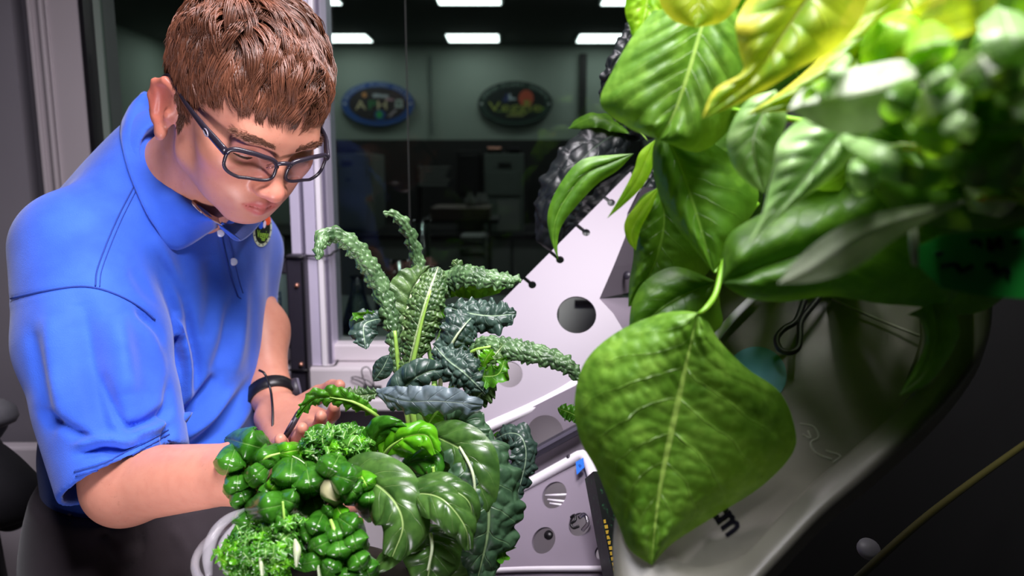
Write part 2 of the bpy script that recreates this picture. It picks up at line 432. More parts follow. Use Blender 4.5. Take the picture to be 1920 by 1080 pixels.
# ---- far laboratory behind the glass
FY = 7.5
struct(box('wall_far', (-3.4, FY, 0), (2.6, FY+0.1, 2.74), M['far_wall']))
def fbox(name, x0, y0, x1, y1, Y, depth, mt, parent=None, bevel=0.0):
    a = QY(x0, y0, Y); b = QY(x1, y1, Y)
    return box(name, (a[0], Y, b[2]), (b[0], Y+depth, a[2]), mt, parent, bevel=bevel)
zc = float(QY(660, 436, 6.4)[2])
struct(fbox('trim_6', 1087, 100, 1099, 215, FY-0.06, 0.06, M['far_dark']))
struct(fbox('trim_7', 805, 105, 811, 250, FY-0.03, 0.03, M['far_grey']))
struct(fbox('wall_far_shade', 600, 262, 1200, 470, FY-0.025, 0.025, M['far_dark']))  # dark sheet on the lower far wall, painted in for the light falling off
def ceil_light(x0, x1, y0, y1, label):
    r0, r1 = ray((x0+x1)/2, y0), ray((x0+x1)/2, y1)
    d0, d1 = (2.74-CAM[2])/r0[2], (2.74-CAM[2])/r1[2]
    Ya, Yb = sorted((d0*r0[1], d1*r1[1])); xa = QY(x0, y0, Ya)[0]; xb = QY(x1, y0, Ya)[0]
    o = thing('ceiling_light', label, 'light', ((xa+xb)/2, (Ya+Yb)/2, 2.72), 'far lab ceiling lights')
    box('frame', (xa-0.02, Ya-0.02, 2.728), (xb+0.02, Yb+0.02, 2.745), M['far_grey'], o)
    box('diffuser', (xa, Ya, 2.720), (xb, Yb, 2.7285), M['lampface'], o)
ceil_light(585, 684, 62, 75, 'white ceiling light panel of the far lab, nearest the aluminium post')
ceil_light(836, 934, 62, 75, 'white ceiling light panel of the far lab, midway between the two oval signs')
ceil_light(1088, 1190, 62, 76, 'white ceiling light panel of the far lab, partly behind the bean leaves')
ceil_light(817, 938, -12, 4, 'nearer ceiling light panel cut by the top edge, above the middle one')
ceil_light(560, 624, -12, 4, 'ceiling light panel cut by the top edge beside the aluminium post')
ceil_light(1136, 1250, -12, 5, 'ceiling light panel cut by the top edge next to the leaves')
ceil_light(330, 430, 62, 75, 'added ceiling light panel of the far lab, unseen behind the brown hair')  # row continued out of sight, added to brighten the far left wall
ceil_light(1118, 1200, 112, 121, 'small distant ceiling light above the dark door post')
# oval emblem signs on the far wall
def oval(name, cx, cy, rx, ry, c0, N, mt, parent, thick, ring=None):
    """oval slab in the vertical plane at y=c0[1] (metres), optional inner hole"""
    th = np.linspace(0, 2*math.pi, 64, endpoint=False); y = c0[1]
    o = np.stack([c0[0]+cx+rx*np.cos(th), np.full(64, y-thick), c0[2]+cy+ry*np.sin(th)], 1)
    b = o.copy(); b[:, 1] = y; F = []
    if ring:
        i = np.stack([c0[0]+cx+ring[0]*np.cos(th), np.full(64, y-thick), c0[2]+cy+ring[1]*np.sin(th)], 1); V = np.vstack([o, b, i])
        for k in range(64):
            k2 = (k+1) % 64; F += [(k, k2, 64+k2, 64+k), (128+k, 128+k2, k2, k)]
    else:
        V = np.vstack([o, b]); F = [tuple(range(64))]
        for k in range(64):
            k2 = (k+1) % 64; F.append((k, k2, 64+k2, 64+k))
    return mesh_obj(name, V, F, mt, parent, False)
def flat_text(name, s, cx, cz, h, c0, mt, parent, off, sx=1.0, ang=0.0):
    V, F = text2d(s)
    x, z = V[:, 0]*h*sx, V[:, 1]*h; ca, sa = math.cos(ang), math.sin(ang)
    W = np.stack([c0[0]+cx+x*ca-z*sa, np.full(len(V), c0[1]-off), c0[2]+cz+x*sa+z*ca], 1)
    return W, F
def arc_text(name, s, c0, rx, ry, h, mt, parent, off, a0, a1, flip=False):
    geo = []
    for i, ch in enumerate(s):
        if ch == ' ': continue
        a = a0+(a1-a0)*i/(len(s)-1); x, z = rx*math.cos(a), ry*math.sin(a)
        tg = math.atan2(ry*math.cos(a), -rx*math.sin(a)); tg += math.pi if not flip else 0
        geo.append(flat_text('', ch, x, z, h, c0, mt, parent, off, 0.8, tg))
    V, F = join_geo(geo); return mesh_obj(name, V, F, mt, parent, False)
def shape(name, pts, c0, mt, parent, off):
    V = np.array([(c0[0]+x, c0[1]-off, c0[2]+z) for x, z in pts]); return mesh_obj(name, V, [tuple(range(len(pts)))[::-1]], mt, parent, False)
def disc(cx, cz, r, n=20, sy=1.0): return [(cx+r*math.cos(2*math.pi*i/n), cz+r*sy*math.sin(2*math.pi*i/n)) for i in range(n)]
SY_ = FY-0.03
def sign(cpx, cpy, hw, hh):
    c = QY(cpx, cpy, SY_); s = np.linalg.norm(QY(cpx+hw, cpy, SY_)-c); v = np.linalg.norm(QY(cpx, cpy+hh, SY_)-c)
    return c, s, v
c, a, b = sign(709, 195, 68, 41)
o = thing('emblem_sign', 'oval blue-rimmed emblem sign lettered APH on the far wall', 'sign', c)
oval('rim', 0, 0, a, b, c, 1, em('#35599a'), o, 0.02)
oval('field', 0, 0, a*0.80, b*0.76, c+np.array([0, -0.02, 0]), 1, em('#332f30'), o, 0.004)
k = 0.026
arc_text('lettering', 'ADVANCED PLANT HABITAT', c, a*0.90, b*0.87, b*0.15, em('#c3cede'), o, k, math.radians(165), math.radians(15))
for ch, x, colr in (('A', -0.47, '#cfc39a'), ('P', -0.16, '#3f8a55'), ('H', 0.12, '#cfc39a')):
    V, F = flat_text('', ch, x*a, -0.05*b, b*0.42, c, None, o, k, 1.25); mesh_obj('lettering', V, F, em(colr), o, False)
shape('planet', disc(-0.36*a, 0.40*b, 0.07*a), c, em('#c58a52'), o, k)
shape('station', [(-0.12*a, 0.28*b), (0.02*a, 0.30*b), (0.3*a, 0.26*b), (0.3*a, 0.40*b), (0.1*a, 0.42*b), (-0.02*a, 0.46*b), (-0.14*a, 0.44*b)], c, em('#aab0b4'), o, k)
shape('tail', [(0.22*a, 0.15*b), (0.45*a, 0.12*b), (0.44*a, 0.22*b), (0.24*a, 0.26*b)], c, em('#b58d98'), o, k+0.001)
shape('cabinet', [(0.46*a, -0.18*b), (0.70*a, -0.18*b), (0.68*a, 0.2*b), (0.50*a, 0.2*b)], c, em('#a9b3ad'), o, k)
shape('cabinet_door', disc(0.58*a, 0.02*b, 0.05*a, 12, 1.2), c, em('#4f6a55'), o, k+0.001)
shape('globe', disc(0.06*a, -0.52*b, 0.16*a, 20, 0.9), c, em('#2b4f86'), o, k)
shape('plant', disc(0.04*a, -0.50*b, 0.085*a, 8, 1.2), c, em('#3aa352'), o, k+0.001)
shape('rocket', [(0.26*a, -0.56*b), (0.34*a, -0.60*b), (0.54*a, -0.28*b), (0.46*a, -0.26*b)], c, em('#a79aa0'), o, k)
for x in (-0.9, 0.9): shape('star', disc(x*a, 0, 0.035*a, 5), c, em('#dfe4ea'), o, k)
c, a, b = sign(966, 195, 70, 42)
o = thing('emblem_sign', 'oval dark green emblem sign lettered Veggie on the far wall', 'sign', c)
oval('rim', 0, 0, a, b, c, 1, em('#2c4238'), o, 0.02)
oval('field', 0, 0, a*0.80, b*0.74, c+np.array([0, -0.02, 0]), 1, em('#15201c'), o, 0.004)
oval('trim_ring', 0, 0, a*1.0, b*1.0, c+np.array([0, -0.0, 0]), 1, em('#16211c'), o, 0.023, (a*0.96, b*0.94))
arc_text('lettering', 'FRESH PLANT GROWTH', c, a*0.89, b*0.86, b*0.15, em('#a4b8ac'), o, k, math.radians(160), math.radians(20))
shape('planet', disc(0.29*a, 0.24*b, 0.20*a, 24, 1.1), c, em('#b8543c'), o, k)
shape('sprout', [(0.30*a, -0.1*b), (0.36*a, 0.0), (0.40*a, 0.18*b), (0.32*a, 0.1*b), (0.27*a, 0.2*b), (0.22*a, 0.02)], c, em('#8d9a45'), o, k+0.0005)
shape('globe', [(-0.36*a, 0.1*b), (-0.18*a, 0.08*b), (-0.16*a, 0.42*b), (-0.24*a, 0.44*b)], c, em('#2e3a66'), o, k)
shape('station', [(-0.18*a, 0.16*b), (0.02*a, 0.18*b), (0.02*a, 0.26*b), (-0.10*a, 0.26*b), (-0.12*a, 0.44*b), (-0.17*a, 0.44*b)], c, em('#a9b8bc'), o, k+0.0005)
V, F = flat_text('', 'Veggie', 0, -0.12*b, b*0.42, c, None, o, k+0.002, 1.55); mesh_obj('lettering', V, F, em('#9aa64c'), o, False)
shape('swoosh', [(0.35*a, -0.40*b), (0.68*a, -0.34*b), (0.78*a, -0.2*b), (0.7*a, -0.12*b), (0.72*a, -0.26*b), (0.6*a, -0.34*b)], c, em('#76a33c'), o, k)
shape('swoosh', [(-0.5*a, -0.36*b), (0.22*a, -0.36*b), (0.22*a, -0.31*b), (-0.5*a, -0.31*b)], c, em('#6f8d45'), o, k)
shape('underline', [(-0.24*a, -0.56*b), (0.24*a, -0.56*b), (0.2*a, -0.48*b), (-0.2*a, -0.48*b)], c, em('#8f9455'), o, k)
for x in (-0.9, 0.9): shape('star', disc(x*a, 0, 0.03*a, 5), c, em('#cfd8d2'), o, k)
# furniture of the far lab
o = thing('lab_counter', 'long grey counter along the far lab under the freezer', 'counter', (-0.6, 6.6, 0))
box('worktop', (-3.2, 6.25, zc-0.04), (1.6, 7.45, zc), M['far_dark'], o, bevel=0.008)
for i in range(6):
    x = -3.2+i*0.8
    d = box('cabinet_door', (x+0.01, 6.29, 0.1), (x+0.79, 6.33, zc-0.05), M['far_light'], o, bevel=0.006)
    box('handle', (x+0.35, 6.265, zc-0.14), (x+0.45, 6.29, zc-0.12), M['far_dark'], d)
box('carcass', (-3.2, 6.33, 0.0), (1.6, 7.4, zc-0.041), M['far_grey'], o)
def far_cab(name, label, cat, x0, y0, x1, y1, Y, m, extras=()):
    a, b_ = QY(x0, y0, Y), QY(x1, y1, Y); lo = (a[0], Y, b_[2]); hi = (b_[0], Y+0.6, a[2])
    o = thing(name, label, cat, ((lo[0]+hi[0])/2, Y+0.3, max(zc, lo[2])))
    lo = (lo[0], lo[1], max(zc+0.001, lo[2]) if lo[2] < zc+0.1 else lo[2])
    box('body', lo, hi, M[m], o, bevel=0.01)
    for nm, p0, q0, p1, q1, mm in extras: fbox(nm, p0, q0, p1, q1, Y-0.02, 0.02, M[mm], o, 0.004)
    return o
far_cab('freezer', 'dim grey upright freezer on the far counter beside the post', 'freezer', 612, 288, 702, 436, 6.4, 'far_grey',
        (('door', 622, 318, 692, 428, 'far_grey'), ('display', 640, 301, 660, 309, 'far_dark'), ('handle', 647, 334, 658, 340, 'far_dark')))
far_cab('box', 'flat dark box lying on top of the far freezer', 'box', 625, 278, 668, 287.5, 6.45, 'far_dark', (('lid', 630, 274, 662, 279, 'far_dark'),))
far_cab('cabinet', 'dim grey cabinet right of the far lab table', 'cabinet', 908, 288, 982, 437, 6.4, 'far_grey',
        (('door', 915, 322, 976, 366, 'far_grey'), ('slot', 934, 305, 958, 312, 'far_dark'), ('oven_door', 932, 375, 974, 434, 'far_light')))
far_cab('box', 'dark red tray on top of the far cabinet', 'box', 912, 279, 944, 287.5, 6.45, 'far_dark', (('lid', 914, 276, 940, 280, 'copper'),))
far_cab('instrument', 'black instrument case on top of the far cabinet', 'instrument', 950, 280, 978, 287.5, 6.45, 'far_dark', (('lid', 954, 277, 974, 281, 'charcoal'),))
far_cab('rack', 'tall black rack standing between the far shelf and the cabinet', 'rack', 856, 282, 902, 437, 6.5, 'far_dark', (('door', 860, 290, 898, 362, 'black'),))
o = thing('paper_stack', 'dim stack of trays on the far lab shelf', 'tray', QY(815, 352, 6.5))
fbox('shelf_frame', 780, 306, 784, 433, 6.5, 0.3, M['far_dark'], o)
for i in range(5): fbox('tray', 784+2*(i % 2), 312+i*8, 842-3*(i % 3), 316+i*8, 6.5, 0.3, M['far_light'], o)
o = thing('lab_table', 'dark lab table with a pale box front in the far lab', 'table', QY(870, 520, 5.2))
fbox('tabletop', 790, 412, 935, 419, 5.2, 0.6, M['far_dark'], o)
for x in (796, 914): fbox('leg', x, 419, x+9, 756, 5.25, 0.06, M['black'], o)
fbox('drawer_front', 806, 390, 918, 412, 5.2, 0.5, plain('far_pink', '#6a5a52', 0.7), o, 0.005)
for i, (x, y, r) in enumerate(((882, 366, 7), (899, 360, 6), (908, 372, 5))):
    q = QY(x, 389, 5.4+0.12*i)
    tag(lathe('flask', q, [(0.0, 0), (r*0.006, 0.0), (r*0.006, 0.05), (r*0.003, 0.09), (r*0.003, 0.11)], M['far_light'], None, 16),
        ['pale flask left of two more on the far table', 'middle small flask on the far table', 'short pale flask at the right end of the far table'][i], 'flask', 'flasks on the far table')
o = thing('stool', 'dim grey step stool under the far lab table edge', 'stool', QY(890, 560, 5.0))
for y in (444, 462, 482): fbox('step', 862, y, 912, y+5, 4.7, 0.3, M['far_light'], o)
for x in (862, 907): fbox('side', x, 444, x+5, 790, 4.7, 0.3, M['far_grey'], o)

# ---- glassware on the bench just behind the glass
BZ = ZS-0.03
bench = thing('bench', 'grey bench holding the glassware just behind the glass', 'bench', (0, 1.9, 0))
box('benchtop', (XL+0.05, WY+0.11, BZ-0.04), (1.6, 2.25, BZ), M['far_grey'], bench, bevel=0.004)
for x in (-0.7, 1.5): box('leg', (x, WY+0.2, 0), (x+0.05, WY+0.25, BZ-0.04), M['alu_dark'], bench)
def onbench(px, Y): return np.array([QY(px, 600, Y)[0], Y, BZ])
def glassware(name, label, cat, px, Y, prof, group='glassware behind the glass'):
    o = lathe(name, onbench(px, Y), prof, M['labglass'], None, 28); tag(o, label, cat, group); return o
S = lambda *a: [(r/1000, h/1000) for r, h in a]
glassware('flask', 'conical glass flask behind the glass, beside the post', 'flask', 672, 1.72, S((0, 1), (44, 1), (46, 6), (17, 95), (15, 128), (18, 134), (14, 128), (15, 96), (43, 7), (0, 4)))
glassware('beaker', 'glass beaker behind the arching kale leaf', 'beaker', 722, 1.80, S((0, 1), (24, 1), (25, 4), (24, 128), (27, 132), (23, 126), (22, 5), (0, 4)))
glassware('beaker', 'slim glass beaker right of the arching kale leaf', 'beaker', 752, 1.86, S((0, 1), (20, 1), (21, 4), (20, 150), (23, 154), (19, 148), (18, 5), (0, 4)))
glassware('measuring_cylinder', 'tall glass measuring cylinder behind the kale tips', 'cylinder', 795, 1.84, S((0, 0), (38, 0), (38, 6), (20, 14), (19, 250), (24, 256), (17, 248), (17, 16), (0, 14)))
glassware('measuring_cylinder', 'shorter glass cylinder beside the tall one', 'cylinder', 815, 1.74, S((0, 0), (30, 0), (30, 6), (15, 12), (15, 150), (19, 156), (13, 149), (13, 14), (0, 12)))
# white wash bottle seen between the shirt and the post
bc = onbench(523, 1.70)
o = thing('wash_bottle', 'white-capped plastic bottle with blue marks between shirt and post', 'bottle', bc)
lathe('body', bc, S((0, 1), (32, 1), (34, 8), (34, 120), (28, 140), (15, 152), (15, 158)), plain('bottle_white', '#c9d2d6', 0.35, 0.06, 20), o, 28)
lathe('collar', bc, S((15.5, 150), (22, 150), (22, 185), (15, 186)), M['charcoal'], o, 24)
lathe('cap', bc, S((0, 186), (19, 186), (20, 190), (20, 226), (16, 230), (0, 230)), plain('cap_white', '#b9b4c0', 0.5), o, 24)
for i in range(7):
    z = 0.03+0.012*i
    box('graduation', (bc[0]+0.0+(0.006 if i % 3 else 0), bc[1]-0.0362, bc[2]+z), (bc[0]+0.018, bc[1]-0.033, bc[2]+z+0.0018), em('#31508f'), o)
box('graduation_line', (bc[0]+0.0165, bc[1]-0.0362, bc[2]+0.028), (bc[0]+0.018, bc[1]-0.032, bc[2]+0.108), em('#31508f'), o)
# black power strip tied to the post
yb = WY-0.085
def PB(px, py, Y=yb): return QY(px, py, Y)
o = thing('power_strip', 'dark grey power strip tied upright to the aluminium post', 'power strip', PB(560, 740))
c0, c1 = PB(556.5, 478), PB(564, 738)
x0, x1 = float(PB(540, 600)[0]), float(PB(575, 600)[0])
box('housing', (x0, yb, c1[2]), (x1, yb+0.03, c0[2]), M['charcoal'], o, bevel=0.004)
box('edge_strip', (x1-0.006, yb-0.002, c1[2]+0.01), (x1-0.001, yb+0.002, c0[2]-0.012), M['black'], o)
for px, py in ((557, 535), (565, 683)):
    lathe('screw', PB(px, py), [(0, 0.006), (0.0035, 0.005), (0.0045, 0.001), (0.0045, -0.003)], M['copper'], o, 16, axis=(0, -1, 0))
box('mount_bracket', (float(PB(500, 648)[0]), yb+0.004, float(PB(520, 656)[2])), (x0+0.002, yb+0.022, float(PB(520, 634)[2])), M['black'], o, bevel=0.005)
box('connector', (x0-0.018, yb+0.004, float(PB(540, 515)[2])), (x0+0.001, yb+0.026, float(PB(540, 486)[2])), M['charcoal'], o, bevel=0.004)
for py, lab in ((482, 'black cable tie around the post at the top of the power strip'), (693, 'black cable tie around the post at the foot of the power strip')):
    z = float(PB(590, py)[2]); q = [(x0-0.002, yb-0.003), (x1, yb-0.004), (XP0+0.02, WY-0.062), (XP1+0.002, WY-0.064), (XP1+0.006, WY-0.03), (XP1+0.008, WY+0.0)]
    tag(tube('cable_tie', [(x, y, z+0.004*(i > 3)) for i, (x, y) in enumerate(q)], 0.0022, M['black'], sides=6, n=30), lab, 'cable tie', 'cable ties on the post')
# small binder clip on the ledge
def wire(name, pts, r, m, parent, n=40): return tube(name, pts, r, m, parent, sides=8, n=n)
bc = QY(690, 716, WY-0.09); zl = ZS-0.088
o = thing('binder_clip', 'small black binder clip standing on the white ledge', 'binder clip', (bc[0], bc[1], zl))
V = [(-0.018, -0.011, 0), (0.018, -0.011, 0), (0.018, 0.011, 0), (-0.018, 0.011, 0), (-0.018, -0.002, 0.02), (0.018, -0.002, 0.02), (0.018, 0.002, 0.02), (-0.018, 0.002, 0.02)]
V = np.array(V)+np.array([bc[0]+0.008, bc[1], zl])
mesh_obj('clamp', V, [(0, 1, 5, 4), (2, 3, 7, 6), (1, 2, 6, 5), (3, 0, 4, 7), (4, 5, 6, 7), (0, 3, 2, 1)], M['black'], o, False)
for s, dx, dz in ((1, -0.006, 0.040), (-1, -0.030, 0.016)):
    b0 = np.array([bc[0]+0.004, bc[1]-0.001*s, zl+0.02])
    wire('wire_handle', [b0+np.array(v) for v in ((0.008, 0, -0.002), (dx*0.4+0.008, -0.004*s, dz*0.5), (dx+0.007, -0.006*s, dz*0.9), (dx, -0.007*s, dz), (dx-0.008, -0.006*s, dz*0.85), (dx*0.4-0.010, -0.004*s, dz*0.45), (-0.006, 0, -0.002))], 0.0011, M['black'], o)
# office chair at the lower left edge
c = P(-25, 905, 1.12)
o = thing('office_chair', 'black padded office chair back at the lower left edge', 'chair', (c[0], c[1], 0))
ch = plain('chair_cloth', '#17141a', 0.8, 0.2, 90, 0.3, 400)
V = Vol(np.arange(c[0]-0.32, c[0]+0.12, 0.006), np.arange(c[1]-0.25, c[1]+0.25, 0.006), np.arange(c[2]-0.16, c[2]+0.2, 0.006))
V.cone(P(-95, 830, 1.1), P(45, 930, 1.08), 0.03, 0.028, 0.02); V.cone(P(-95, 900, 1.2), P(20, 960, 1.16), 0.03, 0.03, 0.05)
V.cone(P(-60, 860, 1.2), P(-40, 930, 1.05), 0.05, 0.05, 0.05)
v, q = V.mesh(2); mesh_obj('backrest', v, q, ch, o)
tube('headrest', [P(-60, 790, 1.1), P(-8, 790, 1.1), P(2, 800, 1.1)], [0.03, 0.034, 0.02], plain('chair_grey', '#77757a', 0.6), o, 14, n=14)
tube('post', [P(-45, 900, 1.15)+np.array([0, 0, -0.05]), (c[0]-0.02, c[1]+0.05, 0.5)], 0.02, M['black'], o, 10)
lathe('seat', (c[0]-0.08, c[1], 0.44), [(0, 0), (0.2, 0), (0.24, 0.03), (0.22, 0.08), (0, 0.09)], ch, o, 24)
tube('column', [(c[0]-0.08, c[1], 0.06), (c[0]-0.08, c[1], 0.44)], 0.025, M['black'], o, 12)
for i in range(5):
    a = i*2*math.pi/5+0.3
    f = tube('foot', [(c[0]-0.08, c[1], 0.09), (c[0]-0.08+0.28*math.cos(a), c[1]+0.28*math.sin(a), 0.055)], [0.02, 0.014], M['black'], o, 8)
    lathe('caster', (c[0]-0.08+0.28*math.cos(a), c[1]+0.28*math.sin(a), 0.0), [(0, 0), (0.02, 0), (0.025, 0.02), (0.02, 0.045), (0, 0.05)], M['black'], f, 12)
# ------------------------------------------------------------------ the person
# head frame: columns = his right, forward, up
HF = nrm(np.array([0.547, -0.540, -0.640])); HR = nrm(np.array([-0.676, -0.736, 0.042])); HR = nrm(HR-HF*(HR@HF)); HU = np.cross(HR, HF)
HC = np.array([-0.310, 0.8856, 1.6215])
RH = np.stack([HR, HF, HU])                      # rows: axes in world
def H(x, y, z): return HC+x*HR+y*HF+z*HU
def axis_rng(lo, hi, flo, fhi, fine, coarse):
    return np.r_[np.arange(lo, flo, coarse), np.arange(flo, fhi, fine), np.arange(fhi, hi, coarse)]
g = 0.135
xs = axis_rng(-0.78, 0.10, HC[0]-g, HC[0]+g, 0.002, 0.0045); ys = axis_rng(0.50, 1.42, HC[1]-g, HC[1]+g, 0.002, 0.0045)
zs = axis_rng(0.93, 1.86, HC[2]-0.15, HC[2]+0.14, 0.002, 0.0045)
B = Vol(xs, ys, zs)
def he(c, r, k=0.01, op='add', rot=None):
    M = RH if rot is None else rot@RH
    B.ell(H(*c), r, M, k, op)
def hc(a, b, ra, rb, k=0.01, op='add'): B.cone(H(*a), H(*b), ra, rb, k, op)
def rotx(a): c, s = math.cos(a), math.sin(a); return np.array([[1, 0, 0], [0, c, s], [0, -s, c]])
def rotz(a): c, s = math.cos(a), math.sin(a); return np.array([[c, s, 0], [-s, c, 0], [0, 0, 1]])
# skull, face, jaw
he((0, -0.012, 0.034), (0.074, 0.098, 0.084), 0.02)
he((0, 0.030, 0.020), (0.062, 0.064, 0.070), 0.03)
he((0, 0.036, -0.036), (0.051, 0.056, 0.062), 0.03)
for s in (-1, 1):
    hc((s*0.053, -0.002, -0.030), (s*0.046, 0.012, -0.062), 0.014, 0.013, 0.022)
    hc((s*0.048, 0.012, -0.062), (s*0.016, 0.074, -0.088), 0.013, 0.012, 0.022)
    he((s*0.044, 0.060, -0.022), (0.020, 0.022, 0.018), 0.025)
    he((s*0.031, 0.058, -0.058), (0.021, 0.026, 0.024), 0.025)
he((0, 0.078, -0.086), (0.020, 0.017, 0.015), 0.02)
hc((-0.034, 0.084, 0.020), (0.034, 0.084, 0.020), 0.011, 0.011, 0.02)
he((0, 0.086, -0.062), (0.026, 0.014, 0.018), 0.02)
for s in (-1, 1):
    he((s*0.032, 0.099, 0.000), (0.019, 0.017, 0.0125), 0.012, 'sub')
    he((s*0.031, 0.0745, -0.001), (0.0145, 0.0145, 0.0145), 0.004)
    hc((s*0.017, 0.0905, -0.004), (s*0.046, 0.083, -0.005), 0.0012, 0.0012, 0.003, 'sub')
# nose
hc((0, 0.089, 0.010), (0, 0.1115, -0.031), 0.0074, 0.0090, 0.012)
he((0, 0.1135, -0.0335), (0.0100, 0.0095, 0.0092), 0.008)
for s in (-1, 1):
    he((s*0.0125, 0.103, -0.0355), (0.0075, 0.0110, 0.0078), 0.007)
    he((s*0.007, 0.109, -0.0445), (0.0035, 0.005, 0.004), 0.003, 'sub')
# mouth
for s in (-1, 1):
    hc((0, 0.0995, -0.0575), (s*0.023, 0.0905, -0.0625), 0.0052, 0.0022, 0.005)
    hc((0, 0.0985, -0.0685), (s*0.021, 0.0905, -0.0645), 0.0062, 0.0022, 0.005)
    hc((0, 0.1055, -0.0630), (s*0.024, 0.0935, -0.0635), 0.0013, 0.001, 0.002, 'sub')
# ears
EZ = -0.021
for s in (-1, 1):
    rot = rotz(s*0.38)@rotx(-0.15)
    he((s*0.0785, -0.020, -0.002+EZ), (0.0060, 0.0195, 0.0330), 0.004, rot=rot)
    he((s*0.0835, -0.018, 0.001+EZ), (0.0046, 0.0125, 0.0215), 0.003, 'sub', rot=rot)
    pts = [(0.074, -0.002, 0.016), (0.080, -0.008, 0.027), (0.087, -0.022, 0.029), (0.091, -0.034, 0.018), (0.090, -0.036, 0.000), (0.085, -0.025, -0.020), (0.080, -0.012, -0.031)]
    for a, b in zip(pts, pts[1:]): hc((s*(a[0]-0.003), a[1], a[2]+EZ), (s*(b[0]-0.003), b[1], b[2]+EZ), 0.0040, 0.0040, 0.004)
    hc((s*0.0855, -0.030, 0.012+EZ), (s*0.0835, -0.026, -0.012+EZ), 0.0030, 0.0032, 0.004)
    he((s*0.0775, -0.008, -0.006+EZ), (0.0045, 0.0050, 0.0075), 0.004)
    he((s*0.078, -0.012, -0.033+EZ), (0.0055, 0.0085, 0.0090), 0.006)
# neck and body under the clothes
NB = P(345, 335, 0.965)
B.cone(H(0, -0.018, -0.045), NB, 0.052, 0.054, 0.025)
B.cone(H(0, 0.012, -0.070), NB+np.array([0.03, -0.015, -0.02]), 0.036, 0.042, 0.03)
RS, LS = P(150, 470, 0.90), P(445, 470, 1.17)
TC, TB, HIP = P(305, 500, 1.02), P(285, 760, 1.02), P(270, 960, 1.02)
B.cone(NB, TC, 0.05, 0.07, 0.03); B.cone(TC, TB, 0.075, 0.075, 0.03); B.cone(TB, HIP, 0.075, 0.08, 0.03)
B.cone(RS, LS, 0.04, 0.04, 0.05)
# right arm
RE, RW = P(236, 908, 0.82), P(455, 886, 0.745)
B.cone(RS, P(195, 700, 0.86), 0.050, 0.048, 0.03); B.cone(P(195, 700, 0.86), RE, 0.046, 0.041, 0.03)
B.cone(RE, RW, 0.042, 0.029, 0.02)
# left arm
LE, LW = P(455, 560, 1.17), P(508, 738, 1.05)
B.cone(LS, LE, 0.046, 0.042, 0.03); B.cone(LE, P(484, 620, 1.12), 0.041, 0.040, 0.03); B.cone(P(484, 620, 1.12), LW, 0.040, 0.026, 0.03)
def hand(W, palm_end, across, k=0.006, curl=0.45, thumb_side=1, L=1.0):
    """palm from the wrist W, four fingers of unequal length closing, thumb off the side"""
    f = nrm(palm_end-W); ac = nrm(across-f*(across@f)); dn = np.cross(f, ac)
    kn = []
    for i, s in enumerate((-1.5, -0.5, 0.5, 1.5)):
        K = W+f*(0.088-0.004*abs(s+0.4))*L+ac*s*0.0205
        B.cone(W+ac*s*0.011+f*0.005, K, 0.0155, 0.0115, 0.014); kn.append(K)
    for i, (K, s, ln) in enumerate(zip(kn, (-1.5, -0.5, 0.5, 1.5), (0.80, 1.0, 0.95, 0.76) if thumb_side > 0 else (0.76, 0.95, 1.0, 0.80))):
        a = K; ang = 0.25
        for q, (l, r0, r1) in enumerate(((0.042, 0.0100, 0.0092), (0.027, 0.0092, 0.0085), (0.021, 0.0085, 0.0072))):
            d = f*math.cos(ang)+dn*math.sin(ang)+ac*s*0.05; b = a+nrm(d)*l*ln
            B.cone(a, b, r0, r1, 0.003); a = b; ang += curl
    s = 1.6 if thumb_side < 0 else -1.6
    a = W+f*0.022+ac*s*0.012
    for l, r0, r1, df, da in ((0.042, 0.0145, 0.0120, 0.65, 0.75), (0.032, 0.0115, 0.0100, 0.85, 0.40), (0.026, 0.0098, 0.0078, 0.95, 0.1)):
        b = a+nrm(f*df+ac*(da*np.sign(s))+dn*0.35)*l; B.cone(a, b, r0, r1, 0.005); a = b
B.cone(RW, P(468, 887, 0.742), 0.026, 0.022, 0.02)
hand(P(468, 887, 0.742), P(545, 915, 0.80), np.array([0.0, 0.9, 0.3]), thumb_side=1)
B.cone(LW, P(518, 775, 1.005), 0.026, 0.021, 0.02)
hand(P(518, 772, 1.01), P(585, 826, 0.91), np.array([0.15, 0.9, 0.25]), thumb_side=-1, curl=0.30)
SV, SQ = B.mesh(1)
SV2 = SV.copy()
# colouring of the skin itself: lips, flushed ears and nose, stubble
L_ = (SV-HC)@RH.T; x, y, z = L_[:, 0], L_[:, 1], L_[:, 2]
head_near = (np.abs(L_) < 0.16).all(1)
tint = np.tile(np.array(lin('#c98a74')), (len(SV), 1))
def blend(mask, colr):
    global tint
    m = np.clip(mask, 0, 1)[:, None]; tint = tint*(1-m)+np.array(lin(colr))*m
def gauss(c, r): return np.exp(-(((x-c[0])/r[0])**2+((y-c[1])/r[1])**2+((z-c[2])/r[2])**2))
lipw = np.clip(1.2-((x/0.024)**2+((z+0.0635)/(0.0095*(1-0.55*(x/0.025)**2+1e-3)+0.0015))**2), 0, 1)*(y > 0.085)*head_near
blend(gauss((0, 0.115, -0.032), (0.02, 0.02, 0.016))*0.45, '#cf6f60')
blend(gauss((0.045, 0.07, -0.03), (0.03, 0.03, 0.02))*0.30+gauss((-0.045, 0.07, -0.03), (0.03, 0.03, 0.02))*0.30, '#cc7564')
blend(gauss((0.086, -0.024, -0.018), (0.014, 0.03, 0.04))*0.75+gauss((-0.086, -0.024, -0.018), (0.014, 0.03, 0.04))*0.75, '#c9604f')
beard = np.clip((-(z+0.045))/0.03, 0, 1)*np.clip((y-0.0)/0.03, 0, 1)*head_near
blend(beard*0.28, '#8e6b63'); blend(np.clip(lipw*1.5, 0, 1)*0.85, '#b25a58')
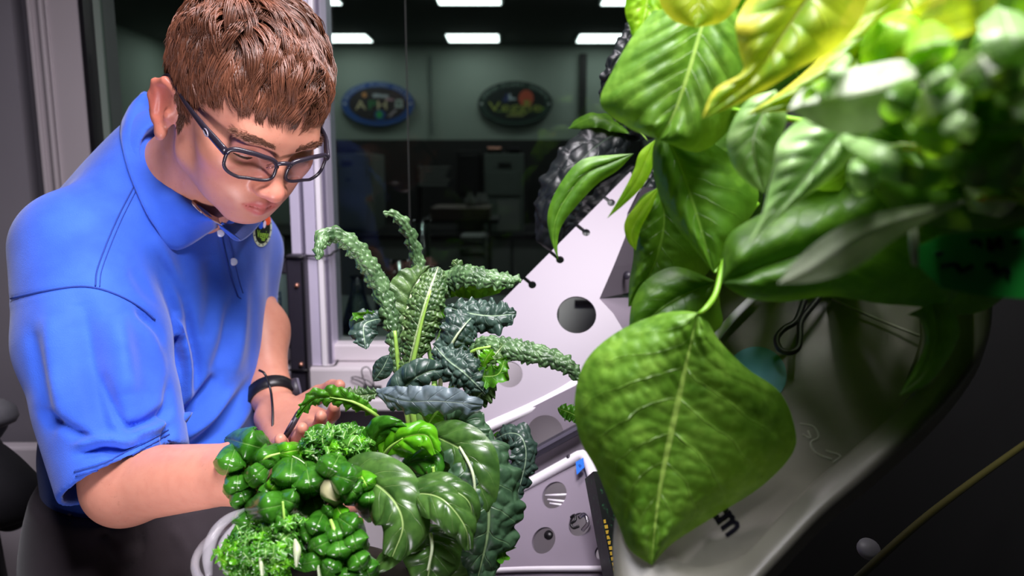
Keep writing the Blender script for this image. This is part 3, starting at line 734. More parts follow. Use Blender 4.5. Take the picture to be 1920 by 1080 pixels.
brow = np.maximum(gauss((0.031, 0.092, 0.0215), (0.022, 0.02, 0.0045)), gauss((-0.031, 0.092, 0.0215), (0.022, 0.02, 0.0045)))
blend(brow*0.45, '#7a4f3b')
t = NT('skin'); at = t.new('ShaderNodeAttribute', attribute_name='tint'); co = t.obj()
n1 = t.noise(co, 90, 4); fre = t.smooth(t.noise(co, 260, 2), 0.66, 0.74)
cc = t.mix(t.math('MULTIPLY', t.smooth(n1, 0.35, 0.75), 0.16), at.outputs[0], lin('#a85848')); cc = t.mix(t.math('MULTIPLY', fre, 0.22), cc, lin('#8a5240'))
t.p(color=cc, rough=0.44, spec=0.45, sss=0.12, normal=t.bump(t.noise(co, 700, 2), 0.12, 0.0006))
t.b.inputs['Subsurface Radius'].default_value = (1.0, 0.35, 0.2); t.b.inputs['Subsurface Scale'].default_value = 0.006
M['skin'] = t.m
man = thing('person', 'person in a blue polo shirt and dark glasses bending over the greens', 'person', (HIP[0], HIP[1], 0))
body = mesh_obj('body', SV, SQ, M['skin'], man, True, col=tint)
body_t = bvh(SV, SQ)

# ---- shirt
G = 0.0032
S_ = Vol(np.arange(-0.78, -0.20, G), np.arange(0.66, 1.42, G), np.arange(0.98, 1.80, G))
ax_l = nrm(LS-RS); ax_u = nrm(P(325, 300, 0.97)-HIP); ax_u = nrm(ax_u-ax_l*(ax_u@ax_l)); ax_f = np.cross(ax_l, ax_u)
if ax_f[0] < 0: ax_f = -ax_f
TM = np.stack([ax_f, ax_l, ax_u])
S_.ell(TC+np.array([0.0, 0.02, 0]), (0.108, 0.165, 0.19), TM, 0.03)
S_.ell(TB+np.array([0.006, 0.02, 0.0]), (0.122, 0.150, 0.215), TM, 0.06)
S_.cone(P(270, 860, 1.03), P(265, 985, 1.03), 0.118, 0.112, 0.04)
S_.cone(RS, LS, 0.066, 0.056, 0.03)
S_.cone(P(325, 305, 0.98), RS+np.array([0.02, 0.01, -0.01]), 0.054, 0.062, 0.03); S_.cone(P(325, 305, 0.98), LS, 0.056, 0.055, 0.04)
S_.cone(P(303, 288, 1.0), P(165, 445, 1.0), 0.050, 0.066, 0.03)
HM = P(236, 892, 0.825)                         # centre of the right hem
S_.cone(RS, P(178, 640, 0.865), 0.074, 0.080, 0.012); S_.cone(P(178, 640, 0.865), HM, 0.080, 0.066, 0.012)
S_.cone(P(205, 760, 0.845), HM+(HM-P(205, 760, 0.845))*0.4, 0.072, 0.062, 0.012)
hemn = nrm(P(247, 925, 0.815)-P(215, 800, 0.84)); hemn = nrm(hemn+np.array([0.18, 0, -0.12]))
S_.plane(HM, hemn, HM-0.13, HM+0.13*np.array([1, 1, 1]))
S_.cone(HM-hemn*0.02, HM+hemn*0.05, 0.061, 0.061, 0.002, 'sub')
S_.cone(LS, P(455, 585, 1.165), 0.058, 0.052, 0.03)
# neck opening
S_.cone(P(345, 300, 0.95), H(0, 0, -0.05), 0.052, 0.065, 0.006, 'sub')
SHV, SHQ = S_.mesh(2)
for _ in range(2):
    N_ = vnormals(SHV, SHQ)
    break
def fold(pts, width, amp, taper=True):
    global SHV
    wgt = stroke_field(SHV, N_, pts, width, taper); SHV = SHV+N_*(wgt*amp*(2.5 if abs(amp) > 0.0025 else 0.4))[:, None]
mm = 0.001
# armpit and sleeve folds
fold([(330, 640), (322, 700), (318, 760), (316, 845)], 9, -7*mm, False)
fold([(300, 640), (318, 690), (322, 735)], 12, 6*mm)
fold([(258, 580), (300, 620), (325, 690)], 8, -6*mm); fold([(270, 560), (318, 600), (340, 660)], 10, 5*mm)
fold([(150, 560), (165, 640), (180, 740), (205, 830)], 22, -5*mm); fold([(215, 590), (225, 660), (240, 740)], 24, 6*mm)
fold([(95, 590), (100, 690), (120, 790)], 20, 3*mm); fold([(60, 620), (75, 720), (95, 810)], 12, -3*mm)
fold([(150, 850), (190, 842), (240, 846), (280, 825)], 8, -7*mm); fold([(145, 835), (195, 824), (245, 830)], 8, 5*mm)
fold([(240, 800), (285, 785), (318, 762)], 8, -6*mm); fold([(250, 815), (290, 803), (320, 785)], 7, 5*mm)
fold([(75, 770), (120, 800), (170, 825)], 9, -4*mm); fold([(190, 700), (230, 790), (262, 812)], 9, -4*mm)
# torso folds: from the armpit down and across the belly
fold([(335, 600), (350, 690), (352, 760)], 10, 7*mm); fold([(352, 590), (372, 680), (368, 740)], 8, -5*mm)
fold([(330, 800), (370, 760), (410, 705)], 10, -8*mm); fold([(345, 820), (395, 780), (440, 735)], 11, 7*mm)
fold([(350, 845), (420, 790), (480, 700)], 9, -6*mm); fold([(380, 850), (440, 800), (485, 740)], 9, 5*mm)
fold([(420, 850), (460, 815), (490, 770)], 7, -4*mm)
fold([(440, 560), (425, 640), (400, 700)], 12, -4*mm); fold([(460, 540), (452, 630), (440, 700)], 12, 4*mm); fold([(478, 520), (476, 620), (468, 700)], 8, -3*mm)
fold([(285, 440), (315, 500), (340, 580)], 16, 3.5*mm); fold([(300, 480), (345, 560), (362, 640)], 8, -3*mm)
fold([(250, 500), (290, 560), (330, 620)], 14, -4*mm)
fold([(395, 480), (400, 560), (385, 640)], 18, -3*mm)
# seams: shoulder, armhole, hem stitch, collar stand, placket edge
for pts, wd, a in (([(250, 350), (215, 420), (182, 500), (178, 535)], 2.4, -1.6), ([(255, 352), (220, 424), (188, 504)], 2.4, 1.2),
                   ([(20, 562), (80, 548), (140, 538), (180, 540), (225, 556), (268, 582)], 4.0, -2.4), ([(20, 572), (80, 558), (140, 547), (185, 550), (225, 566), (268, 592)], 5, 1.8),
                   ([(135, 885), (200, 866), (260, 836), (318, 805)], 2.2, -1.8), ([(138, 893), (205, 872), (265, 842), (320, 811)], 2.2, 1.0),
                   ([(408, 425), (418, 470), (432, 520), (445, 558)], 3.0, -2.4), ([(416, 425), (428, 470), (442, 520), (452, 552)], 5, 1.2)):
    fold(pts, wd, a*mm, False)
for _ in range(2):
    acc = np.zeros_like(SHV); cn = np.zeros(len(SHV))
    for i in range(4):
        np.add.at(acc, SHQ[:, i], SHV[SHQ[:, (i+1) % 4]]+SHV[SHQ[:, (i+3) % 4]]); np.add.at(cn, SHQ[:, i], 2)
    SHV = SHV*0.5+0.5*acc/np.maximum(cn, 1)[:, None]
shirt_t = bvh(SHV, SHQ)
t = NT('polo_cotton'); co = t.obj(); wv = t.voro(co, 900); n1 = t.noise(co, 14, 4)
cc = t.mix(t.smooth(n1, 0.3, 0.7), lin('#2854c4'), lin('#3565da'))
M['shirt'] = t.p(color=cc, rough=0.75, spec=0.25, sheen=0.25, normal=t.bump(t.math('ADD', wv, t.math('MULTIPLY', t.noise(co, 60, 4), 1.2)), 0.25, 0.0012))
shirt = mesh_obj('polo_shirt', SHV, SHQ, M['shirt'], man, True); shirt['label'] = 'blue short-sleeved polo shirt'
M['shirt_seam'] = plain('seam_thread', '#1c3c94', 0.8, 0.1, 200)
for pts, r in (([(250, 352), (215, 420), (184, 500), (179, 537)], 0.8), ([(257, 354), (222, 424), (192, 502), (187, 538)], 0.5), ([(22, 560), (80, 547), (140, 538), (182, 541), (225, 556), (268, 580), (290, 600)], 1.0),
               ([(140, 885), (200, 866), (260, 836), (316, 806)], 0.7), ([(143, 893), (204, 874), (264, 844), (318, 814)], 0.7), ([(412, 430), (420, 470), (433, 520), (446, 556)], 1.0), ([(446, 556), (452, 560)], 0.7), ([(424, 432), (434, 470), (446, 520), (455, 550)], 0.5)):
    q = np.array([drop(shirt_t, a, b, 0.0009, 0.9) for a, b in catmull([(*p, 0) for p in pts], 40)[:, :2]])
    V_, F_ = tube_geo(q, r*0.001, 6); mesh_obj('seam', V_, F_, M['shirt_seam'], shirt)
def ribbon(name, rows, mt, parent, thick=0.0, n=40):
    """surface through rows of 3-D points, smoothed both ways"""
    R = [catmull(r, n) for r in rows]; A = np.stack(R); m = max(6, len(rows)*4)
    C = np.stack([catmull(A[:, i], m) for i in range(n)], 1); V = C.reshape(-1, 3)
    F = [(i*n+j, i*n+j+1, (i+1)*n+j+1, (i+1)*n+j) for i in range(m-1) for j in range(n-1)]
    o = mesh_obj(name, V, F, mt, parent, True)
    if thick:
        md = o.modifiers.new('s', 'SOLIDIFY'); md.thickness = thick; md.offset = 0
    return o
def both(px, py, off):
    """nearest surface of shirt or body along the ray"""
    r = nrm(ray(px, py)); best = None
    for tr in (shirt_t, body_t):
        h = tr.ray_cast(Vector(CAM), Vector(r))
        if h[0] is not None and (best is None or h[3] < best[1]): best = (np.array(h[0]), h[3])
    return None if best is None else best[0]-r*off
inner = [(283, 178), (270, 196), (272, 222), (286, 262), (306, 310), (340, 360), (380, 396), (414, 424)]
outer = [(262, 190), (232, 222), (226, 252), (238, 312), (264, 378), (290, 424), (330, 469), (408, 425)]
def dep(px, py, d):
    b = both(px, py, 0.0); return b
din = [1.00, 0.985, 0.965, 0.945, 0.925, 0.905, 0.895, 0.890]
ri, ro = [], []
for (px, py), d in zip(inner, din): ri.append(P(px, py, d))
for i, (px, py) in enumerate(outer):
    b = both(px, py, 0.004); ro.append(b if b is not None else P(px, py, din[i]))
rm = [(a*0.55+b*0.45)+(-nrm(ray(*inner[i]))*0.5+np.array([-0.3, 0, 0.6]))*0.012 for i, (a, b) in enumerate(zip(ri, ro))]
col1 = ribbon('collar', [[p+np.array([0.012, 0.03, -0.02]) for p in ri], ri, rm, ro], M['shirt'], man, 0.002, 48)
# far half of the collar, from the placket round the left side of the neck
i2 = [P(414, 424, 0.892), P(440, 418, 0.93), P(462, 395, 0.97), P(470, 360, 1.0), P(440, 300, 1.03)]
o2 = [P(412, 427, 0.897), P(448, 452, 0.945), P(486, 420, 1.0), P(500, 385, 1.03), P(470, 320, 1.06)]
ribbon('collar', [i2, [(a+b)/2+np.array([0.004, -0.004, 0.006]) for a, b in zip(i2, o2)], o2], M['shirt'], man, 0.002, 30)
ur = [(362, 383), (378, 398), (396, 410), (412, 418)]
ribbon('undershirt', [[P(a-3, b-8, 0.902) for a, b in ur], [P(a, b, 0.893) for a, b in ur], [P(a+6, b+6, 0.892) for a, b in ur]], plain('undershirt', '#cdb9b6', 0.8), man, 0.002, 16)
# placket buttons
for px, py in ((436, 491), (412, 437)):
    c = drop(shirt_t, px, py, 0.0015); n = -nrm(ray(px, py))
    lathe('button', c, [(0, 0.0016), (0.0042, 0.0016), (0.0052, 0.0008), (0.0052, -0.001)], plain('button', '#c9d4ee', 0.3), man, 18, axis=n)
# embroidered emblem on the left chest
def decal(name, V2, F, fx, mt, parent, off):
    W = np.array([drop(shirt_t, *fx(p), off, 1.05) for p in V2]); return mesh_obj(name, W, F, mt, parent, False)
def ov(cx, cy, rx, ry, rings=6, n=28, r0=0.0):
    V = []; F = []
    for i in range(rings+1):
        f = r0+(1-r0)*i/rings
        for j in range(n): V.append((cx+rx*f*math.cos(2*math.pi*j/n), cy+ry*f*math.sin(2*math.pi*j/n)))
    for i in range(rings):
        for j in range(n): F.append((i*n+j, i*n+(j+1) % n, (i+1)*n+(j+1) % n, (i+1)*n+j))
    return V, F
EC = (491, 430); ES = (17.5, 33); er = 0.10
def efx(p):
    x, y = p[0]*ES[0], -p[1]*ES[1]; return EC[0]+x*math.cos(er)-y*math.sin(er), EC[1]+x*math.sin(er)+y*math.cos(er)
def edec(name, VF, c, off): return decal(name, VF[0], VF[1], efx, em(c), emb, off*0.4)
emb = decal('emblem', *ov(0, 0, 1, 1), efx, em('#d5dfc8'), man, 0.0010); emb['label'] = 'oval embroidered Veggie emblem'
edec('emblem_field', ov(0, -0.02, 0.80, 0.80), '#0d1a10', 0.0034)
edec('emblem_planet', ov(0.42, 0.52, 0.32, 0.26, 3), '#f0562a', 0.0046)
edec('emblem_globe', ov(-0.28, 0.22, 0.26, 0.22, 3), '#2a58d8', 0.0046)
edec('emblem_station', ov(0.10, 0.28, 0.16, 0.22, 3), '#e3cfe8', 0.005)
V, F = text2d('Veggie'); edec('emblem_lettering', ([(p[0]*0.33, p[1]*0.46-0.28) for p in V], F), '#a9e04a', 0.0056)
for k in range(14):
    a = 2*math.pi*k/14
    edec('emblem_stitch', ov(0.9*math.cos(a), 0.9*math.sin(a), 0.07, 0.045, 1, 6), '#27402c', 0.003)

# ---- trousers
T_ = Vol(np.arange(-0.80, -0.28, 0.005), np.arange(0.78, 1.34, 0.005), np.arange(0.03, 1.18, 0.006))
T_.ell(HIP+np.array([0.0, 0.02, -0.03]), (0.128, 0.165, 0.16), TM, 0.05)
T_.cone(P(275, 935, 1.03), P(270, 1010, 1.03), 0.126, 0.130, 0.04)
fr, lr = ax_f*np.array([1, 1, 0]), ax_l*np.array([1, 1, 0])
for s in (-1, 1):
    h0 = HIP+lr*s*0.085+np.array([0.015, 0.02, -0.08]); kn = np.array([h0[0]+0.03, h0[1], 0.52]); an = np.array([h0[0]-0.01, h0[1], 0.10])
    T_.cone(h0, kn, 0.095, 0.070, 0.04); T_.cone(kn, an, 0.070, 0.058, 0.03)
wn = nrm(np.array([0.05, -0.05, 1.0])); wp = P(75, 893, 1.0)
T_.plane(np.array([HIP[0], HIP[1], wp[2]-0.008]), wn, (-0.9, 0.6, 1.0), (-0.2, 1.5, 1.3))
TV, TQ = T_.mesh(2); N_ = vnormals(TV, TQ)
for pts, wd, a in (([(190, 1005), (212, 985), (240, 975)], 7, -5), ([(262, 985), (268, 1020), (258, 1050), (235, 1078)], 4, -6), ([(195, 1000), (225, 1020), (262, 1015)], 8, -5),
                   ([(210, 1030), (230, 1050), (250, 1046)], 8, 5), ([(75, 925), (130, 960), (190, 985)], 2.5, -2.5), ([(190, 950), (192, 1010), (205, 1078)], 4, -2.5), ([(330, 1000), (350, 1040), (345, 1078)], 12, 4)):
    TV = TV+N_*(stroke_field(TV, N_, pts, wd, False)*a*mm)[:, None]
t = NT('trouser_cloth'); co = t.obj()
M['trouser'] = t.p(color=t.mix(t.noise(co, 30, 4), lin('#382f34'), lin('#483f45')), rough=0.8, spec=0.2, sheen=0.2, normal=t.bump(t.noise(co, 800, 2), 0.2, 0.0008))
tro = mesh_obj('trousers', TV, TQ, M['trouser'], man, True); tro['label'] = 'dark grey-brown trousers'
tro_t = bvh(TV, TQ)
def tstrip(name, pts, r, mt, parent):
    return tube(name, [drop(tro_t, a, b, 0.0012, 1.0) for a, b in catmull(pts, 14)], r, mt, parent, 6)
tg = tstrip('waist_tag', [(98, 935), (112, 951), (130, 966), (134, 968)], 0.0016, plain('tag_thread', '#b9b2b6', 0.7), tro); tg['label'] = 'small pale stitched tag'
tstrip('tag_edge', [(131, 982), (133, 972), (135, 960)], 0.0010, M['charcoal'], tro)
for s in (-1, 1):
    h0 = HIP+lr*s*0.085+np.array([-0.02, 0.02, 0]); sh = Vol(np.arange(h0[0]-0.15, h0[0]+0.25, 0.006), np.arange(h0[1]-0.1, h0[1]+0.1, 0.006), np.arange(-0.02, 0.16, 0.006))
    sh.cone((h0[0]-0.02, h0[1], 0.045), (h0[0]+0.16, h0[1]-0.02, 0.038), 0.046, 0.040, 0.03); sh.cone((h0[0]-0.01, h0[1], 0.06), (h0[0]-0.01, h0[1], 0.12), 0.045, 0.05, 0.03)
    sh.plane((0, 0, 0.001), (0, 0, -1), (h0[0]-0.3, h0[1]-0.3, -0.1), (h0[0]+0.3, h0[1]+0.3, 0.2))
    v, q = sh.mesh(1); mesh_obj('shoe', v, q, M['black'], man)

# ---- eyes
for s in (-1, 1):
    e = lathe('eyeball', H(s*0.031, 0.0738, -0.0030), [(0.0001, 0.0130), (0.004, 0.0124), (0.008, 0.0104), (0.0110, 0.007), (0.0130, 0)], plain('eye_white', '#d8cfcb', 0.2), man, 20, axis=HF-HU*0.5)
    tube('eyelash', [H(s*(0.031+dx), 0.0880-abs(dx)*0.25-(dx*dx)*14, -0.0062+dx*dx*9) for dx in np.linspace(-0.014, 0.014, 9)], [0.0004, .0008, .001, .001, .001, .001, .001, .0008, .0004], plain('lash', '#3a241c', 0.6), man, 6)

# ---- hair: many tapered locks combed forward and to the side
def scalp_pt(th, ph):
    """th azimuth from the front towards his right, ph elevation"""
    return np.stack([0.079*np.sin(th)*np.cos(ph), -0.012+0.103*np.cos(th)*np.cos(ph), 0.034+0.090*np.sin(ph)], -1)
def hairline(th):
    a = np.degrees(np.abs(th)); return np.interp(a, [0, 30, 52, 64, 74, 82, 90, 97, 105, 120, 150, 180], [0.070, 0.068, 0.060, 0.044, 0.016, -0.012, -0.010, 0.022, 0.026, -0.020, -0.052, -0.058])
def sample_scalp(n):
    out = []
    while sum(len(o) for o in out) < n:
        th = RNG.uniform(-math.pi, math.pi, n*2); ph = np.arcsin(RNG.uniform(-0.85, 1, n*2)); p = scalp_pt(th, ph)
        out.append(p[p[:, 2] > hairline(th)])
    return np.vstack(out)[:n]
EC_, ER_ = np.array([0, -0.012, 0.034]), np.array([0.079, 0.103, 0.090])
def grow(roots, seed_shift, len_scale):
    n = len(roots); p = roots.copy(); nr = nrm((p-EC_)/ER_**2); out = [p.copy()]
    crown = np.array([0.01, -0.055, 0.118])
    top = np.clip((roots[:, 2]-0.035)/0.07, 0, 1)
    front = np.clip((roots[:, 1]-0.02)/0.07, 0, 1)*np.clip((roots[:, 2]-0.02)/0.04, 0, 1)
    ln = (0.022+0.032*top-0.003*front)*len_scale; steps = 8
    for k in range(steps):
        s = (k+1)/steps; nn = nrm((p-EC_)/ER_**2)
        away = roots-crown; away = away-nn*np.sum(away*nn, 1)[:, None]
        comb = nrm(away)+np.array([0.15, 0.45, -0.05]); comb = nrm(comb-nn*np.sum(comb*nn, 1)[:, None])
        side = np.cross(nn, comb)
        f = 34.0
        wav = 0.9*np.sin(roots[:, 0]*f+roots[:, 1]*21+s*3.2)+0.9*np.sin(s*(3+1.5*np.sin(seed_shift[:, 1]))+seed_shift[:, 0])
        lift = (0.75*top+0.22)*(1.15-1.75*s)+0.22*np.sin(s*6+seed_shift[:, 2])*top
        lift = np.where(lift < -0.55, -0.55, lift)
        d = nrm(comb+side*(0.60*wav*(0.35+0.65*top))[:, None]+nn*(lift*(0.8+0.5*np.sin(roots[:, 0]*60+roots[:, 1]*45)*top))[:, None])
        p = p+d*(ln/steps)[:, None]
        lv = np.sqrt((((p-EC_)/ER_)**2).sum(1)); low = 1.02+0.04*s
        p = np.where((lv < low)[:, None], EC_+(p-EC_)*(low/np.maximum(lv, 1e-6))[:, None], p); out.append(p.copy())
    return np.stack(out, 1)
NG = 620; guides = sample_scalp(NG); gsh = RNG.uniform(0, 6.28, (NG, 3)); gc = grow(guides, gsh, RNG.uniform(0.9, 1.25, NG))
NS = 15000; roots = sample_scalp(NS)
idx = np.argmin(((roots[:, None]-guides[None])**2).sum(2), 1)
sc_ = grow(roots, gsh[idx]+RNG.normal(0, 0.25, (NS, 3)), RNG.uniform(0.75, 1.2, NS))
tt = np.linspace(0, 1, 9)[None, :, None]
delta = (gc[idx]-guides[idx][:, None])+roots[:, None]*(1-0.68*tt)+guides[idx][:, None]*(0.68*tt)
curve = sc_*0.35+delta*0.65+RNG.normal(0, 0.0010, (NS, 1, 3))*tt
side_short = (np.abs(roots[:, 0]) > 0.055) & (roots[:, 2] < 0.05) | (roots[:, 2] < 0.0)
wl = np.where(side_short, 0.0008, 0.00085)
Wc = HC+curve@RH; T3 = nrm(np.gradient(Wc, axis=1)); A3 = nrm(np.cross(T3, np.array([0.3, 0.5, 0.8]))); B3 = np.cross(T3, A3)
rad = (wl[:, None]*np.interp(np.linspace(0, 1, 9), [0, 0.6, 1], [1.0, 0.8, 0.12])[None])[..., None]
rings = []
for a in (0, 2.094, 4.189): rings.append(Wc+rad*(math.cos(a)*A3+math.sin(a)*B3))
HV = np.stack(rings, 2).reshape(-1, 3); base = (np.arange(NS)*27)[:, None]
fq = []
for k in range(8):
    for j in range(3):
        j2 = (j+1) % 3; fq.append([k*3+j, k*3+j2, (k+1)*3+j2, (k+1)*3+j])
HQ = (base[:, :, None]+np.array(fq)[None]).reshape(-1, 4)
tone = RNG.uniform(0, 1, NS)*0.5+(gsh[idx][:, 0]/6.28)*0.5
hcol = np.array(lin('#472819'))*(1-tone[:, None])+np.array(lin('#7e4d38'))*tone[:, None]
t = NT('hair'); at = t.new('ShaderNodeAttribute', attribute_name='tint')
t.p(color=at.outputs[0], rough=0.42, spec=0.55); M['hair'] = t.m
hair = mesh_obj('hair', HV, HQ, M['hair'], man, True, col=np.repeat(hcol, 27, 0)); hair['kind'] = 'stuff'; hair['label'] = 'short tousled brown hair'
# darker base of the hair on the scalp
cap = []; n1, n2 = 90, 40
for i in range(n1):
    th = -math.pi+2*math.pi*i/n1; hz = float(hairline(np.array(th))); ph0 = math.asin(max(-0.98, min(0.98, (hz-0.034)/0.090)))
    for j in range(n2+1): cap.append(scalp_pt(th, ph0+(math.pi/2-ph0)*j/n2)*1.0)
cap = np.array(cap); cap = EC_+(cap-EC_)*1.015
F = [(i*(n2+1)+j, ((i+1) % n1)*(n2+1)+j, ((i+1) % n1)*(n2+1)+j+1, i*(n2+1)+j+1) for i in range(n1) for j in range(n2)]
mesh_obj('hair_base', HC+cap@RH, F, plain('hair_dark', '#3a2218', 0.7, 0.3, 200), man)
def tufts(name, roots, dirs, ln, r, mt):
    n = len(roots); tt = np.linspace(0, 1, 4); C = roots[:, None]+dirs[:, None]*(ln[:, None]*tt[None])[..., None]
    T = nrm(np.gradient(C, axis=1)); A = nrm(np.cross(T, np.array([0.2, 0.7, 0.6]))); Bq = np.cross(T, A); rr = (r*np.array([1, 0.9, 0.6, 0.1]))[None, :, None]
    V = np.stack([C+rr*(math.cos(a)*A+math.sin(a)*Bq) for a in (0, 2.094, 4.189)], 2).reshape(-1, 3)
    f = [[k*3+j, k*3+(j+1) % 3, (k+1)*3+(j+1) % 3, (k+1)*3+j] for k in range(3) for j in range(3)]
    Q = ((np.arange(n)*12)[:, None, None]+np.array(f)[None]).reshape(-1, 4)
    o = mesh_obj(name, HC+V@RH, Q, mt, man); o['kind'] = 'stuff'; return o
brow_m = plain('brow', '#6b4330', 0.6, 0.2, 300)
for s in (-1, 1):
    n = 260; u = RNG.uniform(0, 1, n); xx = 0.012+0.040*u
    rt = np.stack([s*xx, 0.0965-0.30*np.maximum(0, xx-0.02)-8*np.maximum(0, xx-0.03)**2, 0.0195+0.006*np.sin(u*2.4)+RNG.normal(0, 0.0018, n)], 1)
    rt = np.array([[a, max(0.05, 0.2-(body_t.ray_cast(Vector(H(a, 0.2, c)), Vector(-HF))[3] or 0.11))+0.0004, c] for a, b, c in rt])
    d = nrm(np.stack([s*np.ones(n), -0.35*np.ones(n)+RNG.normal(0, 0.1, n), 0.35-0.7*u+RNG.normal(0, 0.2, n)], 1)); tufts('eyebrow', rt, d, RNG.uniform(0.005, 0.009, n), 0.00042, brow_m)
n = 380; u = RNG.uniform(0, 1, n)
rt = np.stack([0.0705-0.001*u, 0.006+RNG.uniform(-0.006, 0.008, n), 0.02-0.05*u], 1); d = nrm(np.stack([0.12*np.ones(n), 0.2+RNG.normal(0, 0.2, n), -1*np.ones(n)], 1))
tufts('sideburn', rt, d, RNG.uniform(0.006, 0.011, n), 0.0006, M['hair'] and plain('side_hair', '#5a3a2a', 0.5, 0.2, 200))

# ---- spectacles
gl = thing('eyeglasses', 'dark rectangular eyeglasses worn by the person in blue', 'glasses', H(0, 0.11, 0))
fm = plain('frame_dark', '#2b2530', 0.25, 0.15, 60); fl = plain('frame_light', '#8d8594', 0.25, 0.1, 60)
gz, gy = -0.004, 0.1085
def wrapy(x): return gy-3.2*x*x*(1+18*abs(x)*0) - 0.10*max(0, abs(x)-0.04)
def lens_loop(s):
    c = 0.0335; hw, hh = 0.0265, 0.0155; pts = []
    for k in range(40):
        a = 2*math.pi*k/40; ca, sa = math.cos(a), math.sin(a)
        x = c+hw*np.sign(ca)*abs(ca)**0.55; z = gz+hh*np.sign(sa)*abs(sa)**0.62*(1.0-0.10*(ca < 0))+0.002*ca
        pts.append(H(s*x, wrapy(x)-0.10*(z-gz), z))
    return pts
for s in (-1, 1):
    lp = lens_loop(s); fr_ = tube('rim', lp, 0.0019, fm, gl, 8, closed=True)
    top = [p for k, p in enumerate(lp) if 1 <= k <= 19]; tube('brow_bar', [p+HU*0.0012 for p in top], 0.0026, fm, fr_, 8)
    V = np.array(lp+[sum(lp)/40]); mesh_obj('lens', V, [(k, (k+1) % 40, 40) for k in range(40)], thin_glass('lens_glass', (0.93, 0.90, 0.95), 0.12), gl)
    # temple arm
    hinge = (0.0615, wrapy(0.0615), 0.006)
    tp = [hinge, (0.0675, 0.078, 0.0085), (0.0735, 0.060, 0.011), (0.0785, 0.02, 0.011), (0.0805, -0.005, 0.013), (0.081, -0.026, 0.012), (0.081, -0.046, -0.012)]
    arm = tube('temple', [H(s*a, b, c) for a, b, c in tp], [0.0052, 0.0050, 0.0042, 0.0030, 0.0026, 0.0026, 0.0024], fm, gl, 10, flat=0.5, ref=HR, n=30)
    if s == 1:
        th = np.linspace(0, 2*math.pi, 20, endpoint=False)
        tube('temple_mark', [H(0.0712+0.0008+0.0012*math.cos(a)*0, 0.0685+0.0058*math.cos(a), 0.0098+0.0026*math.sin(a)) + HR*0.002 for a in th], 0.0008, fl, arm, 6, closed=True)
tube('bridge', [H(-0.0085, gy-0.0005, 0.004), H(-0.004, gy+0.002, 0.0075), H(0.004, gy+0.002, 0.0075), H(0.0085, gy-0.0005, 0.004)], 0.0024, fm, gl, 8, n=12)
for s in (-1, 1): tube('nose_pad', [H(s*0.0095, gy-0.004, -0.002), H(s*0.0105, gy-0.010, -0.008)], [0.002, 0.0026], M['clear'], gl, 8)

# ---- wristwatch on the left arm and the black cord beside it
wa = nrm(LW-P(484, 620, 1.12)); wc = LW+wa*0.004
a1 = nrm(np.cross(wa, [0, 0, 1])); a2 = np.cross(wa, a1)
wt = thing('wristwatch', 'black strap wristwatch on the left wrist beside the blue shirt', 'watch', wc)
V = []; F = []; n = 40
def wr(a, h):
    q = body_t.ray_cast(Vector(wc+wa*h), Vector(a1*math.cos(a)+a2*math.sin(a))); return q[3] if q[0] is not None and q[3] < 0.06 else 0.03
rad_w = np.array([max(wr(2*math.pi*k/n, h) for h in (-0.009, 0, 0.009)) for k in range(n)]); rad_w = (np.roll(rad_w, 1)+rad_w*2+np.roll(rad_w, -1))/4
for k in range(n):
    a = 2*math.pi*k/n
    for r, h in ((-0.001, -0.0095), (0.0028, -0.009), (0.0028, 0.009), (-0.001, 0.0095)): V.append(wc+wa*h+(rad_w[k]+r)*(a1*math.cos(a)+a2*math.sin(a)))
for k in range(n):
    for j in range(4): F.append((k*4+j, k*4+(j+1) % 4, ((k+1) % n)*4+(j+1) % 4, ((k+1) % n)*4+j))
mesh_obj('strap', V, F, M['black'], wt)
wo = nrm(a1*(1 if a1[0] > 0 else -1)+np.array([0.3, -0.3, 0.0]))
wo = nrm(wo-wa*(wo@wa)); rw_ = body_t.ray_cast(Vector(wc), Vector(wo))[3] or 0.03
lathe('case', wc+wo*(rw_+0.002), [(0, 0.008), (0.013, 0.0078), (0.0165, 0.005), (0.017, 0.0), (0.015, -0.004)], M['charcoal'], wt, 24, axis=wo)
lathe('bezel', wc+wo*(rw_+0.002), [(0.0125, 0.0082), (0.0150, 0.0086), (0.0165, 0.0055)], M['alu_dark'], wt, 24, axis=wo)
for i in range(3):
    a = 2.2+0.5*i; lathe('strap_stud', wc+(rad_w[int(a/(2*math.pi)*n) % n]+0.003)*(a1*math.cos(a)+a2*math.sin(a)), [(0, .001), (0.0015, 0.0008), (0.002, -0.001)], M['alu_dark'], wt, 10, axis=a1*math.cos(a)+a2*math.sin(a))
cordp = [(486, 694, 0.99), (497, 702, 0.985), (507, 730, 0.985), (511, 765, 0.96), (511, 800, 0.945), (508, 828, 0.94)]
cord = tube('cord', PS(cordp), 0.0016, M['black'], sides=8, n=40); tag(cord, 'thin black cord hanging across the left wrist', 'cord')
pen = thing('pen', 'dark slim pen pointing up behind the small frilled leaf', 'pen', P(533, 822, 0.90))
tube('barrel', PS([(533, 822, 0.90), (546, 800, 0.90), (560, 775, 0.905)]), [0.0035, 0.0040, 0.0038], M['charcoal'], pen, 10)
tube('tip', PS([(560, 775, 0.905), (568, 760, 0.907)]), [0.0036, 0.0012], M['black'], pen, 10)
tube('clip', PS([(538, 806, 0.895), (548, 788, 0.895)]), 0.0010, M['alu_dark'], pen, 6)
